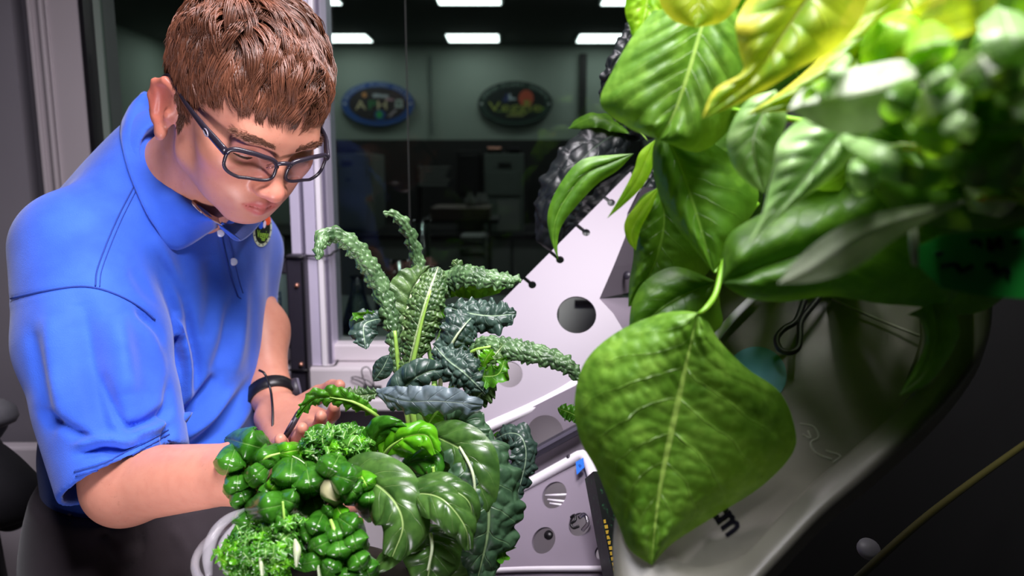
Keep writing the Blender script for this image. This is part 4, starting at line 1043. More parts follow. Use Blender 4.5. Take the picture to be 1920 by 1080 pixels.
# ------------------------------------------------------------------ the white growth chamber
class Plane:
    def __init__(s, a, b, c):
        s.o = a; n = nrm(np.cross(b-a, c-a)); s.n = n if n@FWD < 0 else -n
        s.x = nrm(b-a); s.y = np.cross(s.n, s.x)
    def px(s, px, py):
        r = ray(px, py); t = ((s.o-CAM)@s.n)/(r@s.n); q = CAM+r*t-s.o; return np.array([q@s.x, q@s.y])
    def at(s, uv, off=0.0): return s.o+s.x*uv[0]+s.y*uv[1]+s.n*off
    def p(s, px, py, off=0.0): return s.at(s.px(px, py), off)
def inside(pt, poly):
    x, y = pt; c = False; j = len(poly)-1
    for i in range(len(poly)):
        xi, yi = poly[i]; xj, yj = poly[j]
        if (yi > y) != (yj > y) and x < (xj-xi)*(y-yi)/(yj-yi)+xi: c = not c
        j = i
    return c
def plate(name, pl, outline, holes, thick, mt, parent):
    """flat plate with round holes; outline and holes in the plate's own 2-D metres"""
    loops = [outline]+holes; pts = []; ed = []
    for L in loops:
        o = len(pts); pts += [Vector((float(a), float(b))) for a, b in L]; ed += [(o+i, o+(i+1) % len(L)) for i in range(len(L))]
    r = delaunay_2d_cdt(pts, ed, [], 0, 1e-6); vs = [tuple(v) for v in r[0]]; F = []
    for f in r[2]:
        c = np.mean([vs[i] for i in f], axis=0)
        if inside(c, outline) and not any(inside(c, h) for h in holes): F.append(tuple(f))
    n = len(vs); V = [pl.at(v) for v in vs]+[pl.at(v, -thick) for v in vs]; cnt = {}
    for f in F:
        for i in range(len(f)):
            e = (f[i], f[(i+1) % len(f)]); cnt[e] = 1
    G = list(F)+[tuple(i+n for i in f[::-1]) for f in F]
    for (a, b) in list(cnt):
        if (b, a) not in cnt: G.append((b, a, a+n, b+n))
    return mesh_obj(name, V, G, mt, parent, False)
def ring(pl, px, py, rpx, n=36):
    c = pl.px(px, py); r = np.linalg.norm(pl.px(px+rpx, py)-c); return [(c[0]+r*math.cos(2*math.pi*i/n), c[1]+r*math.sin(2*math.pi*i/n)) for i in range(n)]
ch = thing('growth_chamber', 'white perforated plant growth chamber panels behind the leafy greens', 'growth chamber', P(1000, 1100, 1.0)*np.array([1, 1, 0]))
UP = Plane(P(1172, 340, 1.16), P(945, 560, 1.10), P(905, 805, 1.03))
def keyed_edge(pl, A, B_, notches, rpx=7.5):
    """straight edge from A to B cut by keyhole notches"""
    a, b = pl.px(*A), pl.px(*B_); t = nrm(b-a); nn = np.array([-t[1], t[0]]); c0 = pl.px(1080, 590)
    if (c0-a)@nn < 0: nn = -nn
    out = [tuple(a)]
    for nx_, ny_ in notches:
        c = pl.px(nx_, ny_); s = (c-a)@t; dpt = (c-a)@nn; r = np.linalg.norm(pl.px(nx_+rpx, ny_)-c); w = r*0.45
        out.append(tuple(a+t*(s-w))); q0 = math.asin(w/r)
        for k in range(15):
            an = -math.pi/2-q0-(2*math.pi-2*q0)*k/14
            out.append(tuple(a+t*(s+r*math.cos(an))+nn*(dpt+r*math.sin(an))))
        out.append(tuple(a+t*(s+w)))
    out.append(tuple(b)); return out
edge = keyed_edge(UP, (1182, 322), (945, 560), [(1146, 380), (1099, 436), (1050, 487), (998, 534)])
body_pts = [UP.px(*q) for q in ((905, 610), (850, 690), (850, 800), (904, 806), (1078, 732), (1172, 648), (1168, 618), (1150, 588), (1124, 560), (1150, 500), (1174, 440), (1176, 400), (1200, 352))]
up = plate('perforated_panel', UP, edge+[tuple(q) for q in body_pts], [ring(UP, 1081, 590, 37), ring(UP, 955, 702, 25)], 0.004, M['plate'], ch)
# folded flange at the right of the upper panel, running back
fl_ = [UP.p(1124, 560), UP.p(1150, 500), UP.p(1174, 440), UP.p(1176, 400), UP.p(1205, 350)]
off_ = np.array([0.075, 0.13, -0.01]); V = [p for p in fl_]+[p+off_ for p in fl_]; k = len(fl_)
mesh_obj('flange', V, [(i, i+1, k+i+1, k+i) for i in range(k-1)], M['plate'], ch, False)
fl2 = [UP.p(1124, 560), UP.p(1150, 588), UP.p(1168, 618), UP.p(1172, 648), UP.p(1078, 732)]
V = fl2+[p+np.array([0.08, 0.13, -0.02]) for p in fl2]
mesh_obj('flange', V, [(i, i+1, 5+i+1, 5+i) for i in range(4)], M['plate'], ch, True)
lathe('flange_bolt', UP.p(1152, 520)+off_*0.35, [(0, 0.004), (0.006, 0.003), (0.007, 0)], M['charcoal'], ch, 14, axis=(-0.6, -0.5, 0.4))
# rounded bend and the step below it
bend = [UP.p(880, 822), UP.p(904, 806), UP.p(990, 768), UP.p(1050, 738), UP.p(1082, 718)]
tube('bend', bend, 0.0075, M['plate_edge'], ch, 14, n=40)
MP = Plane(P(905, 810, 1.03), P(1078, 734, 1.03), P(940, 930, 1.035))
ml = [MP.px(*q) for q in ((880, 824), (905, 808), (1082, 722), (1140, 700), (1140, 830), (1090, 850), (990, 905), (930, 940), (880, 960))]
plate('step_panel', MP, [tuple(q) for q in ml], [ring(MP, 1022, 812, 34)], 0.004, M['plate'], ch)
a, b = MP.p(930, 884, 0.012), MP.p(1090, 796, 0.012); d = nrm(b-a); u2 = np.cross(MP.n, d)
obox('support_bar', (a+b)/2, (b-a)/2, u2*0.0065, MP.n*0.006, M['charcoal'], ch, 0.0015)
obox('bar_face', (a+b)/2+u2*0.0035+MP.n*0.006, (b-a)/2, u2*0.0020, MP.n*0.0006, M['alu_dark'], ch)
# rounded rim and the lower tray face
LP = Plane(P(985, 912, 1.02), P(1097, 852, 1.0), P(1000, 1070, 0.94))
ll = [LP.px(*q) for q in ((880, 965), (985, 912), (1097, 852), (1112, 880), (1128, 960), (1148, 1090), (1170, 1200), (700, 1200), (700, 1040))]
def rr(px, py, r): return ring(LP, px, py, r, 30)
plate('tray_face', LP, [tuple(q) for q in ll], [rr(1039, 928, 23), rr(1086, 983, 20), rr(1019, 1013, 22), rr(1127, 1036, 12)], 0.004, M['plate'], ch)
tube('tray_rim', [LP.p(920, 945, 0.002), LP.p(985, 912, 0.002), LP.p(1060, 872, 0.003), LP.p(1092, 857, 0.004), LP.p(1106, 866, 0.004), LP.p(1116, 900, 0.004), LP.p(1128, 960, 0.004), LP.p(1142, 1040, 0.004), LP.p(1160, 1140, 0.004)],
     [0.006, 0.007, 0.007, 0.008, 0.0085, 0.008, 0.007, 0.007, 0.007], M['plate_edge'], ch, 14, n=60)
lathe('tray_bolt', LP.p(1072, 862, 0.009), [(0, 0.002), (0.003, 0.0015), (0.003, -0.002)], M['charcoal'], ch, 12, axis=LP.n)
tube('tray_lip', [LP.p(800, 1082, 0.004), LP.p(960, 1070, 0.004), LP.p(1150, 1068, 0.004)], 0.0035, M['plate_edge'], ch, 10, n=20)
# curls of clear film and wire standing in the two upper tray holes
for i, (y0, y1) in enumerate(((926, 924), (934, 937), (941, 944))):
    tube('foil_strip', [LP.p(1019+4*i, y0, -0.006), LP.p(1060-3*i, y1, -0.006)], 0.0016, M['plate_edge'], ch, 6)
tube('hose_clip', [LP.p(1072, 972, 0.003), LP.p(1080, 968, 0.004), LP.p(1082, 978, 0.005), LP.p(1074, 985, 0.005), LP.p(1078, 992, 0.004), LP.p(1088, 988, 0.003)], 0.0018, M['black'], ch, 8, n=30)
tube('hose_clip', [LP.p(1088, 972, 0.003), LP.p(1100, 968, 0.006), LP.p(1106, 984, 0.006), LP.p(1094, 996, 0.003)], 0.0026, M['clear'], ch, 8, n=24)
lathe('bolt_head', LP.p(1024, 1000, -0.008), [(0, 0.004), (0.006, 0.003), (0.006, 0)], M['black'], ch, 14, axis=LP.n)
box('inner_wall', (P(880, 700, 1.0)[0], 1.33, 0.55), (0.20, 1.345, 1.20), M['white_paint'], ch)
box('inner_cover', (0.085, 1.33, 1.201), (0.20, 1.345, 1.37), M['far_light'], ch)
box('cover_bracket', (float(QY(1078, 570, 1.32)[0]), 1.322, float(QY(1078, 572, 1.32)[2])), (float(QY(1122, 570, 1.32)[0]), 1.3295, float(QY(1078, 564, 1.32)[2])), M['black'], ch)
box('inner_floor', (P(880, 700, 1.0)[0], 0.95, 0.80), (0.20, 1.33, 0.815), M['alu_dark'], ch)
for x in (P(880, 700, 1.0)[0]+0.01, 0.17): box('leg', (x, 1.28, 0), (x+0.03, 1.31, 0.8), M['alu_dark'], ch)
# paper block with the blue sticker at the corner of the tray
st = thing('blue_sticker', 'small blue sticker on the white tray corner beside the big leaf', 'sticker', LP.p(1097, 878, 0.014))
q = [LP.p(a, b, 0.0135) for a, b in ((1088, 874), (1102, 866), (1104, 884), (1090, 898))]
mesh_obj('sticker_face', q+[p-LP.n*0.0006 for p in q], [(0, 1, 2, 3), (1, 0, 4, 5), (2, 1, 5, 6), (3, 2, 6, 7), (0, 3, 7, 4)], em('#1f6fe0'), st, False)
V, F = text2d('B'); c = LP.px(1096, 881); s_ = np.linalg.norm(LP.px(1096, 872)-LP.px(1096, 888)); e1 = nrm(LP.px(1103, 872)-LP.px(1090, 882)); e2 = np.array([-e1[1], e1[0]])
if e2@(LP.px(1096, 860)-c) < 0: e2 = -e2
mesh_obj('lettering', [LP.at(c+e1*v[0]*s_*0.4+e2*v[1]*s_*0.4, 0.0139) for v in V], F, em('#0d2b66'), st, False)
# dark printed box standing right of the tray
KX = Plane(P(1110, 890, 0.87), P(1180, 880, 0.885), P(1150, 1100, 0.81))
kb = thing('printed_box', 'dark green printed box with yellow lettering right of the white tray', 'box', KX.p(1180, 1100))
t = NT('box_print'); co = t.obj(); vo = t.voro(co, 260)
t.p(color=t.mix(t.smooth(t.noise(co, 150, 4), 0.55, 0.62), lin('#0b100e'), t.mix(t.smooth(vo, 0.2, 0.6), lin('#1e4a2e'), lin('#101a14'))), rough=0.35); M['box_print'] = t.m
q = [KX.px(a, b) for a, b in ((1112, 884), (1190, 880), (1320, 1160), (1165, 1160))]
V = [KX.at(u) for u in q]+[KX.at(u, -0.03) for u in q]
mesh_obj('carton', V, [(0, 1, 2, 3), (7, 6, 5, 4), (0, 4, 5, 1), (1, 5, 6, 2), (2, 6, 7, 3), (3, 7, 4, 0)], M['box_print'], kb, False)
for i in range(13):
    f = i/12; a, b = 1131+24*f, 975+120*f
    qq = [KX.p(a+dx, b+dy, 0.0006) for dx, dy in ((0, 0), (6 if i % 3 else 4, -1), (7 if i % 2 else 5, 6), (1, 6.5))]
    mesh_obj('printed_mark', qq, [(0, 1, 2, 3)], em('#b8961f'), kb, False)

# ---- dark interior of the unit at the right
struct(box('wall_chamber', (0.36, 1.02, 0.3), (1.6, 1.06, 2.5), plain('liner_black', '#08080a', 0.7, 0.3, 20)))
# ---- the big white rounded tray lying behind the bean leaf
WP = Plane(P(1400, 560, 0.66), P(1850, 560, 0.60), P(1400, 1060, 0.50))
tr = thing('white_tray', 'white rounded plastic tray lying tilted behind the big bean leaf', 'tray', WP.p(1450, 1060))
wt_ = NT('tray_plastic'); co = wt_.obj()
M['tray'] = wt_.p(color=wt_.mix(wt_.smooth(wt_.noise(co, 9, 5, 0.6), 0.3, 0.75), lin('#5d5c52'), lin('#727067')), rough=0.4, spec=0.4)  # white plastic toned grey, the shade of the leaves put into its colour
oc = catmull([tuple(WP.px(*q))+(0,) for q in ((1862, 470), (1862, 560), (1852, 640), (1812, 712), (1740, 795), (1640, 885), (1540, 970), (1440, 1075), (1330, 1180), (1180, 1180), (1150, 1000), (1200, 800), (1290, 600), (1320, 480), (1500, 430), (1700, 420), (1862, 470))], 90)[:-1, :2]
cen = oc.mean(0)
def shell(scales, offs):
    V = []; 
    for s_, o in zip(scales, offs): V += [WP.at(cen+(p-cen)*s_, o) for p in oc]
    n = len(oc); F = [(i*n+j, i*n+(j+1) % n, (i+1)*n+(j+1) % n, (i+1)*n+j) for i in range(len(scales)-1) for j in range(n)]
    F.append(tuple((len(scales)-1)*n+j for j in range(n))); return V, F
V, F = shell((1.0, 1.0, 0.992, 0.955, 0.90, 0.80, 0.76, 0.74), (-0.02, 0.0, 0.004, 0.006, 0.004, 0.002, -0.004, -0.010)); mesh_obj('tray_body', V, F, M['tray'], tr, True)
TB_ = BVHTree.FromPolygons([tuple(map(float, v)) for v in V], [tuple(f) for f in F])
def ontray(px, py, off):
    h = TB_.ray_cast(Vector(CAM), Vector(nrm(ray(px, py)))); return np.array(h[0])+WP.n*off
tube('inner_rim', [WP.p(1725, 600, 0.004), WP.p(1730, 650, 0.005), WP.p(1712, 712, 0.005), WP.p(1688, 745, 0.004)], [0.001, 0.003, 0.004, 0.001], plain('olive_plastic', '#3a3f22', 0.5), tr, 10, n=24)
tube('crease', [WP.p(1560, 560, 0.0), WP.p(1640, 590, -0.004), WP.p(1730, 632, 0.0)], 0.0012, plain('crease', '#7c7d6c', 0.5), tr, 8, n=20)
tube('fold', [WP.p(1330, 655, 0.004), WP.p(1372, 605, 0.005), WP.p(1420, 555, 0.003)], 0.0036, M['plate_edge'], tr, 10, n=20)
for i, pts in enumerate((((1500, 795), (1525, 800), (1535, 820), (1520, 830), (1530, 850), (1560, 862)), ((1505, 815), (1520, 822), (1515, 808)), ((1548, 845), (1575, 855), (1562, 868)))):
    tube('scuff', [ontray(a, b, 0.0) for a, b in pts], 0.0008, plain('scuff', '#a09f98', 0.5), tr, 6, n=24)
mk = NT('ink'); M['ink'] = mk.p(color=(0.008, 0.008, 0.012), rough=0.9, spec=0.02)
V, F = text2d('cm', True); c = WP.px(1370, 980); e1 = nrm(WP.px(1396, 1018)-WP.px(1344, 948)); e2 = np.array([-e1[1], e1[0]])
if e2@(WP.px(1400, 950)-c) < 0: e2 = -e2
hs = np.linalg.norm(WP.px(1388, 968)-WP.px(1360, 990))
fx_, fy_ = np.array([50.0, 70.0])/86, np.array([68.0, -50.0])/84
mesh_obj('lettering', [ontray(1366+v[0]*38*fx_[0]+v[1]*46*fy_[0], 968+v[0]*38*fx_[1]+v[1]*46*fy_[1], 0.0008) for v in V], F, M['ink'], tr, False)
dt = [ontray(1418+57*math.cos(a), 706+54*math.sin(a), 0.0015) for a in np.linspace(0, 2*math.pi, 40, endpoint=False)]
sk = thing('round_sticker', 'teal round sticker on the white tray under the binder clip', 'sticker', WP.p(1418, 706, 0.004))
mesh_obj('sticker_face', dt+[p-WP.n*0.0012 for p in dt], [tuple(range(40))]+[(i, (i+1) % 40, 40+(i+1) % 40, 40+i) for i in range(40)], plain('teal', '#3f7f86', 0.4), sk, False)
# large binder clip handle hanging over the tray
bl = thing('binder_clip', 'large black binder clip hanging over the white tray', 'binder clip', WP.p(1545, 540, 0.03))
def LB(*q): return [WP.p(a, b, 0.016) for a, b in q]
tube('wire_handle', LB((1520, 556), (1508, 585), (1492, 625), (1470, 640), (1456, 658), (1462, 678), (1480, 684), (1495, 676), (1499, 655), (1502, 625), (1528, 590), (1545, 568)), 0.0026, M['black'], bl, 10, n=80)
tube('wire_end', LB((1543, 570), (1556, 552)), 0.0022, M['alu'], bl, 10)
q = LB((1500, 556), (1580, 540), (1574, 505), (1506, 518)); V = q+[p+WP.n*0.012 for p in q]
mesh_obj('clamp', V, [(0, 1, 2, 3), (4, 7, 6, 5), (0, 4, 5, 1), (1, 5, 6, 2), (2, 6, 7, 3), (3, 7, 4, 0)], M['black'], bl, False)
# dim things in the dark lower right
q = P(1630, 1030, 0.80); tube_ = tube('root_stem', PS([(1560, 1130, 0.7), (1700, 1000, 0.78), (1800, 920, 0.85), (1925, 830, 0.95)]), 0.004, plain('dull_stem', '#3d3a10', 0.6), sides=8, n=30)
tag(tube_, 'dull yellow-green stem lying in the dark lower right', 'stem')
pk = lathe('plastic_cap', P(1630, 1028, 0.80), [(0, 0.004), (0.010, 0.003), (0.012, 0), (0.012, -0.004), (0, -0.006)], plain('cap_grey', '#8d8d92', 0.4), None, 20, axis=(0, -0.6, 0.8)); tag(pk, 'small grey plastic cap in the dark lower right', 'cap')
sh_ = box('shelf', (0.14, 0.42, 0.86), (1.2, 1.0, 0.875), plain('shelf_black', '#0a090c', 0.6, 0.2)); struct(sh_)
# ------------------------------------------------------------------ leaves
def cells(su, sv, seed, size, aniso=1.0):
    """F2-F1 of jittered cells over leaf coordinates in metres (blisters with creases between)"""
    r = np.random.default_rng(seed); x = su/size+50; y = sv/(size*aniso)+50; n = 400
    J = r.uniform(0.1, 0.9, (n, n, 2)); ix, iy = np.floor(x).astype(int), np.floor(y).astype(int)
    d1 = np.full(x.shape, 9.0); d2 = np.full(x.shape, 9.0)
    for a in (-1, 0, 1):
        for b in (-1, 0, 1):
            cx, cy = (ix+a) % n, (iy+b) % n; d = np.hypot(ix+a+J[cx, cy, 0]-x, iy+b+J[cx, cy, 1]-y)
            d2 = np.where(d < d1, d1, np.minimum(d2, d)); d1 = np.minimum(d, d1)
    return d2-d1, d1
LEAF_SEED = [100]
def leaf(name, mid, hw, mt, parent, n=60, m=17, roll=0.0, curl=0.5, fold=0.0, blister=None, quilt=None, ruffle=None, serr=None,
         wav=0.0, base=0.0, tipw=0.0, prof=None, ribh=0.0, nref=None, skew=0.0):
    """blade around a midrib: mid (px, py, depth) from stalk to tip, hw half width in photo pixels at mid depth
       roll turn about the midrib, curl half angle of the rolled cross-section, fold keel depth, blister (amp, size, aniso), quilt (amp, count, slope)
       ruffle (amp, waves), serr (share, count)"""
    LEAF_SEED[0] += 1; sd = LEAF_SEED[0]; rg = np.random.default_rng(sd)
    q = catmull([list(P(*p))+[p[2]] for p in mid], n); C = q[:, :3]; dm = q[:, 3]
    T = nrm(np.gradient(C, axis=0)); L = np.r_[0, np.cumsum(np.linalg.norm(np.diff(C, axis=0), axis=1))]; tl = L/L[-1]
    Vw = nrm(CAM-C) if nref is None else np.broadcast_to(nrm(np.array(nref, float)), C.shape)
    N = nrm(Vw-T*np.sum(Vw*T, 1)[:, None]); S = np.cross(T, N)
    ro = np.interp(tl, np.linspace(0, 1, len(np.atleast_1d(roll))), np.atleast_1d(roll)) if np.ndim(roll) else np.full(n, roll)
    c, s = np.cos(ro)[:, None], np.sin(ro)[:, None]; N, S = N*c+S*s, S*c-N*s
    if prof is None: prof = [(0, base), (0.12, 0.45+base*0.5), (0.3, 0.85), (0.5, 1.0), (0.72, 0.86), (0.9, 0.48), (1, tipw)]
    pr = np.array(prof); pw = np.interp(tl, pr[:, 0], pr[:, 1])
    k = np.ones(7)/7; pw_s = np.convolve(np.pad(pw, 3, mode='edge'), k, 'valid'); pw = np.where((tl < 0.05) | (tl > 0.96), pw, pw_s)
    W = pw*hw*dm/FPX
    u = np.linspace(-1, 1, m)
    Wu = W[:, None]*np.ones(m)[None]
    if serr:
        e = [np.interp(tl*serr[1]*2.2, np.arange(200), rg.uniform(-1, 0.75, 200)) for _ in (0, 1)]
        Wu = Wu*(1+serr[0]*np.abs(u)[None]**2*np.where(u[None] > 0, e[0][:, None], e[1][:, None]))
    cu = np.interp(tl, np.linspace(0, 1, len(np.atleast_1d(curl))), np.atleast_1d(curl)) if np.ndim(curl) else np.full(n, curl)
    cu = np.where(np.abs(cu) < 1e-3, 1e-3, cu)[:, None]
    su = Wu*np.sin(cu*u[None])/cu; hn = -Wu*(1-np.cos(cu*u[None]))/cu
    a = cu*u[None]
    # local normal of the rolled section
    ns, nn = np.sin(a), np.cos(a)
    disp = np.zeros((n, m)); U = np.abs(u)[None]; ru, rv = u[None]*Wu, L[:, None]*np.ones(m)[None]
    if blister:
        f, d1 = cells(ru, rv, sd, blister[1], blister[2] if len(blister) > 2 else 1.2)
        disp += blister[0]*(np.minimum(f*1.8, 1.0)**0.6-0.35)*np.clip(U*5, 0.15, 1)
    if quilt:
        ph = tl[:, None]*quilt[1]-U*quilt[2]+(u > 0)[None]*0.4
        disp += quilt[0]*(np.abs(np.sin(math.pi*ph))**0.55-0.35)*np.clip(U*3.0, 0, 1)*np.clip((1.02-U)*4, 0.2, 1)*np.clip(tl[:, None]*6, 0, 1)
        disp -= quilt[0]*0.9*np.exp(-(U/0.07)**2)
    if ruffle:
        ph = tl*ruffle[1]*2*math.pi+np.interp(tl*6, np.arange(8), rg.uniform(0, 4, 8)); am = np.interp(tl*9, np.arange(11), rg.uniform(0.3, 1.4, 11))
        disp += ruffle[0]*U**2.2*(np.sin(ph[:, None]+(u > 0)[None]*rg.uniform(1, 4))*am[:, None]+0.4*np.sin(ph[:, None]*2.1+u[None]*2))
    if wav: disp += wav*np.sin(tl[:, None]*7+rg.uniform(0, 6))*U
    if fold: hn = hn-fold*Wu*U
    if ribh: disp += ribh*np.exp(-(U/0.06)**2)
    su = su+ns*disp; hn = hn+nn*disp
    if skew: su = su+skew*W[:, None]*(tl[:, None]-0.5)
    V = C[:, None]+su[..., None]*S[:, None]+hn[..., None]*N[:, None]
    uv = np.stack([np.broadcast_to((u*0.5+0.5)[None], (n, m)), np.broadcast_to(tl[:, None], (n, m))], -1)
    I = np.arange(n*m).reshape(n, m); F = np.stack([I[:-1, :-1], I[:-1, 1:], I[1:, 1:], I[1:, :-1]], -1).reshape(-1, 4)
    return mesh_obj(name, V.reshape(-1, 3), F, mt, parent, True, uv=uv.reshape(-1, 2))
def stalk(name, pts, r, mt, parent, n=24): return tube(name, PS(pts), [x/1000 for x in r] if np.ndim(r) else r/1000, mt, parent, 10, n=n)

def film(name, share):
    t = NT(name); t.p(color=(0.75, 0.72, 0.78), rough=0.15, spec=0.6); tr = t.new('ShaderNodeBsdfTransparent'); mx = t.new('ShaderNodeMixShader'); mx.inputs[0].default_value = share
    t.t.links.new(tr.outputs[0], mx.inputs[1]); t.t.links.new(t.b.outputs[0], mx.inputs[2]); t.t.links.new(mx.outputs[0], t.out.inputs[0]); return t.m
M['clear_rim'] = film('clear_rim', 0.16); M['film'] = film('clear_film', 0.15)
M['kale'] = leaf_mat('kale_leaf', '#2a4726', '#56733e', '#a9bd8a', 9, 1.0, 0.40, 0.10, '#7da53a', 0.14, 300, 0.6, 0.30, rib=0.07, vb=0.0008)
M['kale_dark'] = leaf_mat('kale_dark', '#22362f', '#40564c', '#8fa78a', 8, 1.0, 0.38, 0.05, '#5d8a3a', 0.10, 200, 0.6, 0.25, rib=0.05, vb=0.0008)
M['kale_pale'] = leaf_mat('kale_pale', '#52626a', '#728086', '#7d8c82', 7, 1.0, 0.42, 0.08, '#7d9a6a', 0.10, 90, 0.4, 0.25, rib=0.04)
M['kale_under'] = leaf_mat('kale_under', '#2f6a12', '#4f8f1c', '#86b54a', 7, 1.0, 0.4, 0.30, '#7fc41e', 0.12, 200, 0.6, 0.4, rib=0.08)
M['kale_big'] = leaf_mat('kale_big', '#2b4730', '#456446', '#7f9a6a', 8, 1.1, 0.42, 0.12, '#6d9a3a', 0.10, 110, 0.6, 0.30, rib=0.05)
M['cabbage'] = leaf_mat('cabbage_leaf', '#2f5020', '#4b7030', '#98b46c', 6, 1.7, 0.30, 0.15, '#7fb02e', 0.06, 60, 0.35, 0.45, rib=0.045, glaze=0.1)
M['bok'] = leaf_mat('bok_leaf', '#21560f', '#3f7d20', '#5f8f3e', 4, 1.4, 0.25, 0.16, '#6bb01e', 0.06, 80, 0.35, 0.25, rib=0.04, glaze=0.15)
M['bok_lime'] = leaf_mat('bok_lime', '#3f8f10', '#68b51c', '#a9d45a', 4, 0.8, 0.28, 0.30, '#8fd41e', 0.08, 80, 0.35, 0.35, rib=0.06, glaze=0.1)
M['frill'] = leaf_mat('frill_leaf', '#2a6414', '#5c9a34', '#a5cd78', 5, 0.8, 0.30, 0.2, '#83c43a', 0.10, 260, 0.5, 0.4, rib=0.10, glaze=0.1)
M['stem_white'] = plain('stem_white', '#b4be98', 0.4, 0.08, 60, sss=0.1)
M['stem_lime'] = plain('stem_lime', '#8fb84f', 0.4, 0.12, 60)
M['stem_green'] = plain('stem_green', '#6f9a4a', 0.4, 0.12, 60)
M['stem_cream'] = plain('stem_cream', '#b9b489', 0.45, 0.10, 60)

# ---- kale: long blistered leaves on one plant
kale = thing('kale_plant', 'tall lacinato kale with long blistered dark leaves in the middle', 'kale', P(790, 1000, 0.80))
KB = (0.0024, 0.0062, 1.2)
M['kale_back'] = leaf_mat('kale_back', '#2f4a2c', '#5f8052', '#a9bd8a', 9, 1.0, 0.36, 0.08, '#7da53a', 0.14, 300, 0.6, 0.12, rib=0.001, vb=0.0008)
FL = [(0, 0.45), (0.2, 0.75), (0.45, 1.0), (0.7, 0.95), (0.88, 0.75), (0.97, 0.4), (1, 0.1)]
leaf('leaf', [(745, 700, .80), (738, 610, .80), (712, 530, .80), (672, 468, .79), (632, 440, .78), (604, 446, .765), (594, 487, .755)], 27, M['kale_back'], kale, 170, 41, 0.2, 1.5, blister=KB, ruffle=(0.002, 12), prof=FL)
leaf('leaf', [(800, 640, .88), (788, 520, .88), (776, 462, .875), (757, 420, .865), (738, 402, .86), (718, 399, .855)], 17, M['kale_back'], kale, 130, 31, 0.0, 1.3, blister=(0.002, 0.006, 1.3), ruffle=(0.0015, 10), prof=FL)
leaf('leaf', [(765, 690, .79), (780, 630, .785), (800, 560, .785), (822, 500, .80)], 40, M['kale'], kale, 150, 57, -0.15, 0.9, blister=(0.0018, 0.0050, 1.2), ruffle=(0.002, 8), ribh=0.001, prof=FL)
leaf('leaf', [(770, 650, .84), (765, 600, .84), (775, 545, .845), (805, 500, .86)], 50, M['kale'], kale, 80, 31, 0.3, 0.6, quilt=(0.004, 9, 0.7), ruffle=(0.003, 5))
leaf('leaf', [(790, 600, .83), (826, 530, .82), (868, 508, .80), (920, 514, .79), (978, 524, .79)], 33, M['kale_back'], kale, 140, 41, -0.75, 1.3, blister=KB, ruffle=(0.004, 9), prof=FL)
leaf('leaf', [(820, 560, .835), (855, 535, .825), (900, 532, .82), (955, 535, .815)], 30, M['kale_under'], kale, 60, 21, 0.5, -0.6, blister=(0.0015, 0.009, 1), ruffle=(0.004, 6))
leaf('leaf', [(840, 575, .79), (870, 585, .775), (920, 592, .765), (968, 588, .77)], 38, M['kale_dark'], kale, 90, 41, -0.15, 0.7, blister=(0.003, 0.010, 1), ruffle=(0.004, 6), wav=0.003)
leaf('leaf', [(830, 672, .765), (850, 640, .755), (872, 608, .76), (892, 588, .78)], 40, M['kale_dark'], kale, 90, 41, 0.1, 0.8, blister=(0.0025, 0.009, 1), ruffle=(0.003, 5), ribh=0.001)
leaf('leaf', [(860, 690, .77), (905, 645, .75), (965, 650, .735), (1025, 664, .725), (1066, 682, .72), (1094, 716, .72)], 29, M['kale_back'], kale, 170, 45, -0.45, 1.25, blister=KB, ruffle=(0.0015, 12), serr=(0.14, 22), prof=FL)
leaf('leaf', [(722, 598, .81), (700, 600, .80), (682, 612, .79), (686, 655, .785)], 33, M['kale_dark'], kale, 70, 31, 0.0, 0.9, blister=(0.0015, 0.008, 1), ruffle=(0.002, 4), prof=[(0, .2), (.3, .8), (.55, 1), (.8, .7), (1, 0)])
leaf('leaf', [(722, 592, .812), (700, 594, .805), (672, 592, .79), (658, 602, .785)], 11, M['kale_under'], kale, 40, 13, 0.0, -0.8, ruffle=(0.003, 4))
leaf('leaf', [(735, 770, .745), (760, 725, .73), (795, 700, .725), (835, 690, .74)], 40, M['kale_dark'], kale, 80, 35, 0.15, 1.0, blister=(0.0025, 0.018, 1), quilt=(0.002, 5, .6), wav=0.002)
leaf('leaf', [(812, 645, .75), (840, 675, .735), (872, 700, .725), (910, 738, .73)], 40, M['kale_dark'], kale, 110, 45, 0.1, 0.8, blister=(0.0030, 0.0085, 1.1), ruffle=(0.003, 6), ribh=0.001)
leaf('leaf', [(705, 735, .735), (760, 752, .715), (820, 752, .71), (905, 760, .72)], 30, M['kale_pale'], kale, 90, 27, 0.35, 0.55, blister=(0.0018, 0.014, 1), ruffle=(0.003, 5), prof=[(0, .25), (.15, .7), (.4, 1), (.75, .9), (1, .3)])
leaf('leaf', [(712, 785, .75), (685, 765, .745), (640, 748, .735), (590, 748, .73), (556, 782, .73)], 22, M['kale_under'], kale, 110, 25, -0.5, 0.7, quilt=(0.003, 8, .6), serr=(0.28, 14), ruffle=(0.003, 8))
leaf('leaf', [(712, 735, .77), (690, 740, .765), (660, 742, .76), (640, 728, .76)], 20, M['kale'], kale, 70, 21, 0.2, 0.5, quilt=(0.003, 6, .6), serr=(0.3, 9), ruffle=(0.003, 5))
stalk('midrib', [(722, 795, .755), (700, 775, .745), (662, 754, .738), (618, 745, .732)], [2.2, 2.0, 1.5, .6], M['stem_lime'], kale)
leaf('leaf', [(700, 715, .78), (718, 690, .775), (730, 665, .775)], 20, M['kale_dark'], kale, 40, 21, 0, 0.6, blister=(0.001, 0.008, 1))
leaf('leaf', [(845, 700, .755), (880, 690, .74), (920, 672, .735), (945, 645, .74)], 24, M['kale'], kale, 80, 25, -0.2, 0.8, blister=(0.002, 0.008, 1), ruffle=(0.004, 7), serr=(0.3, 9))
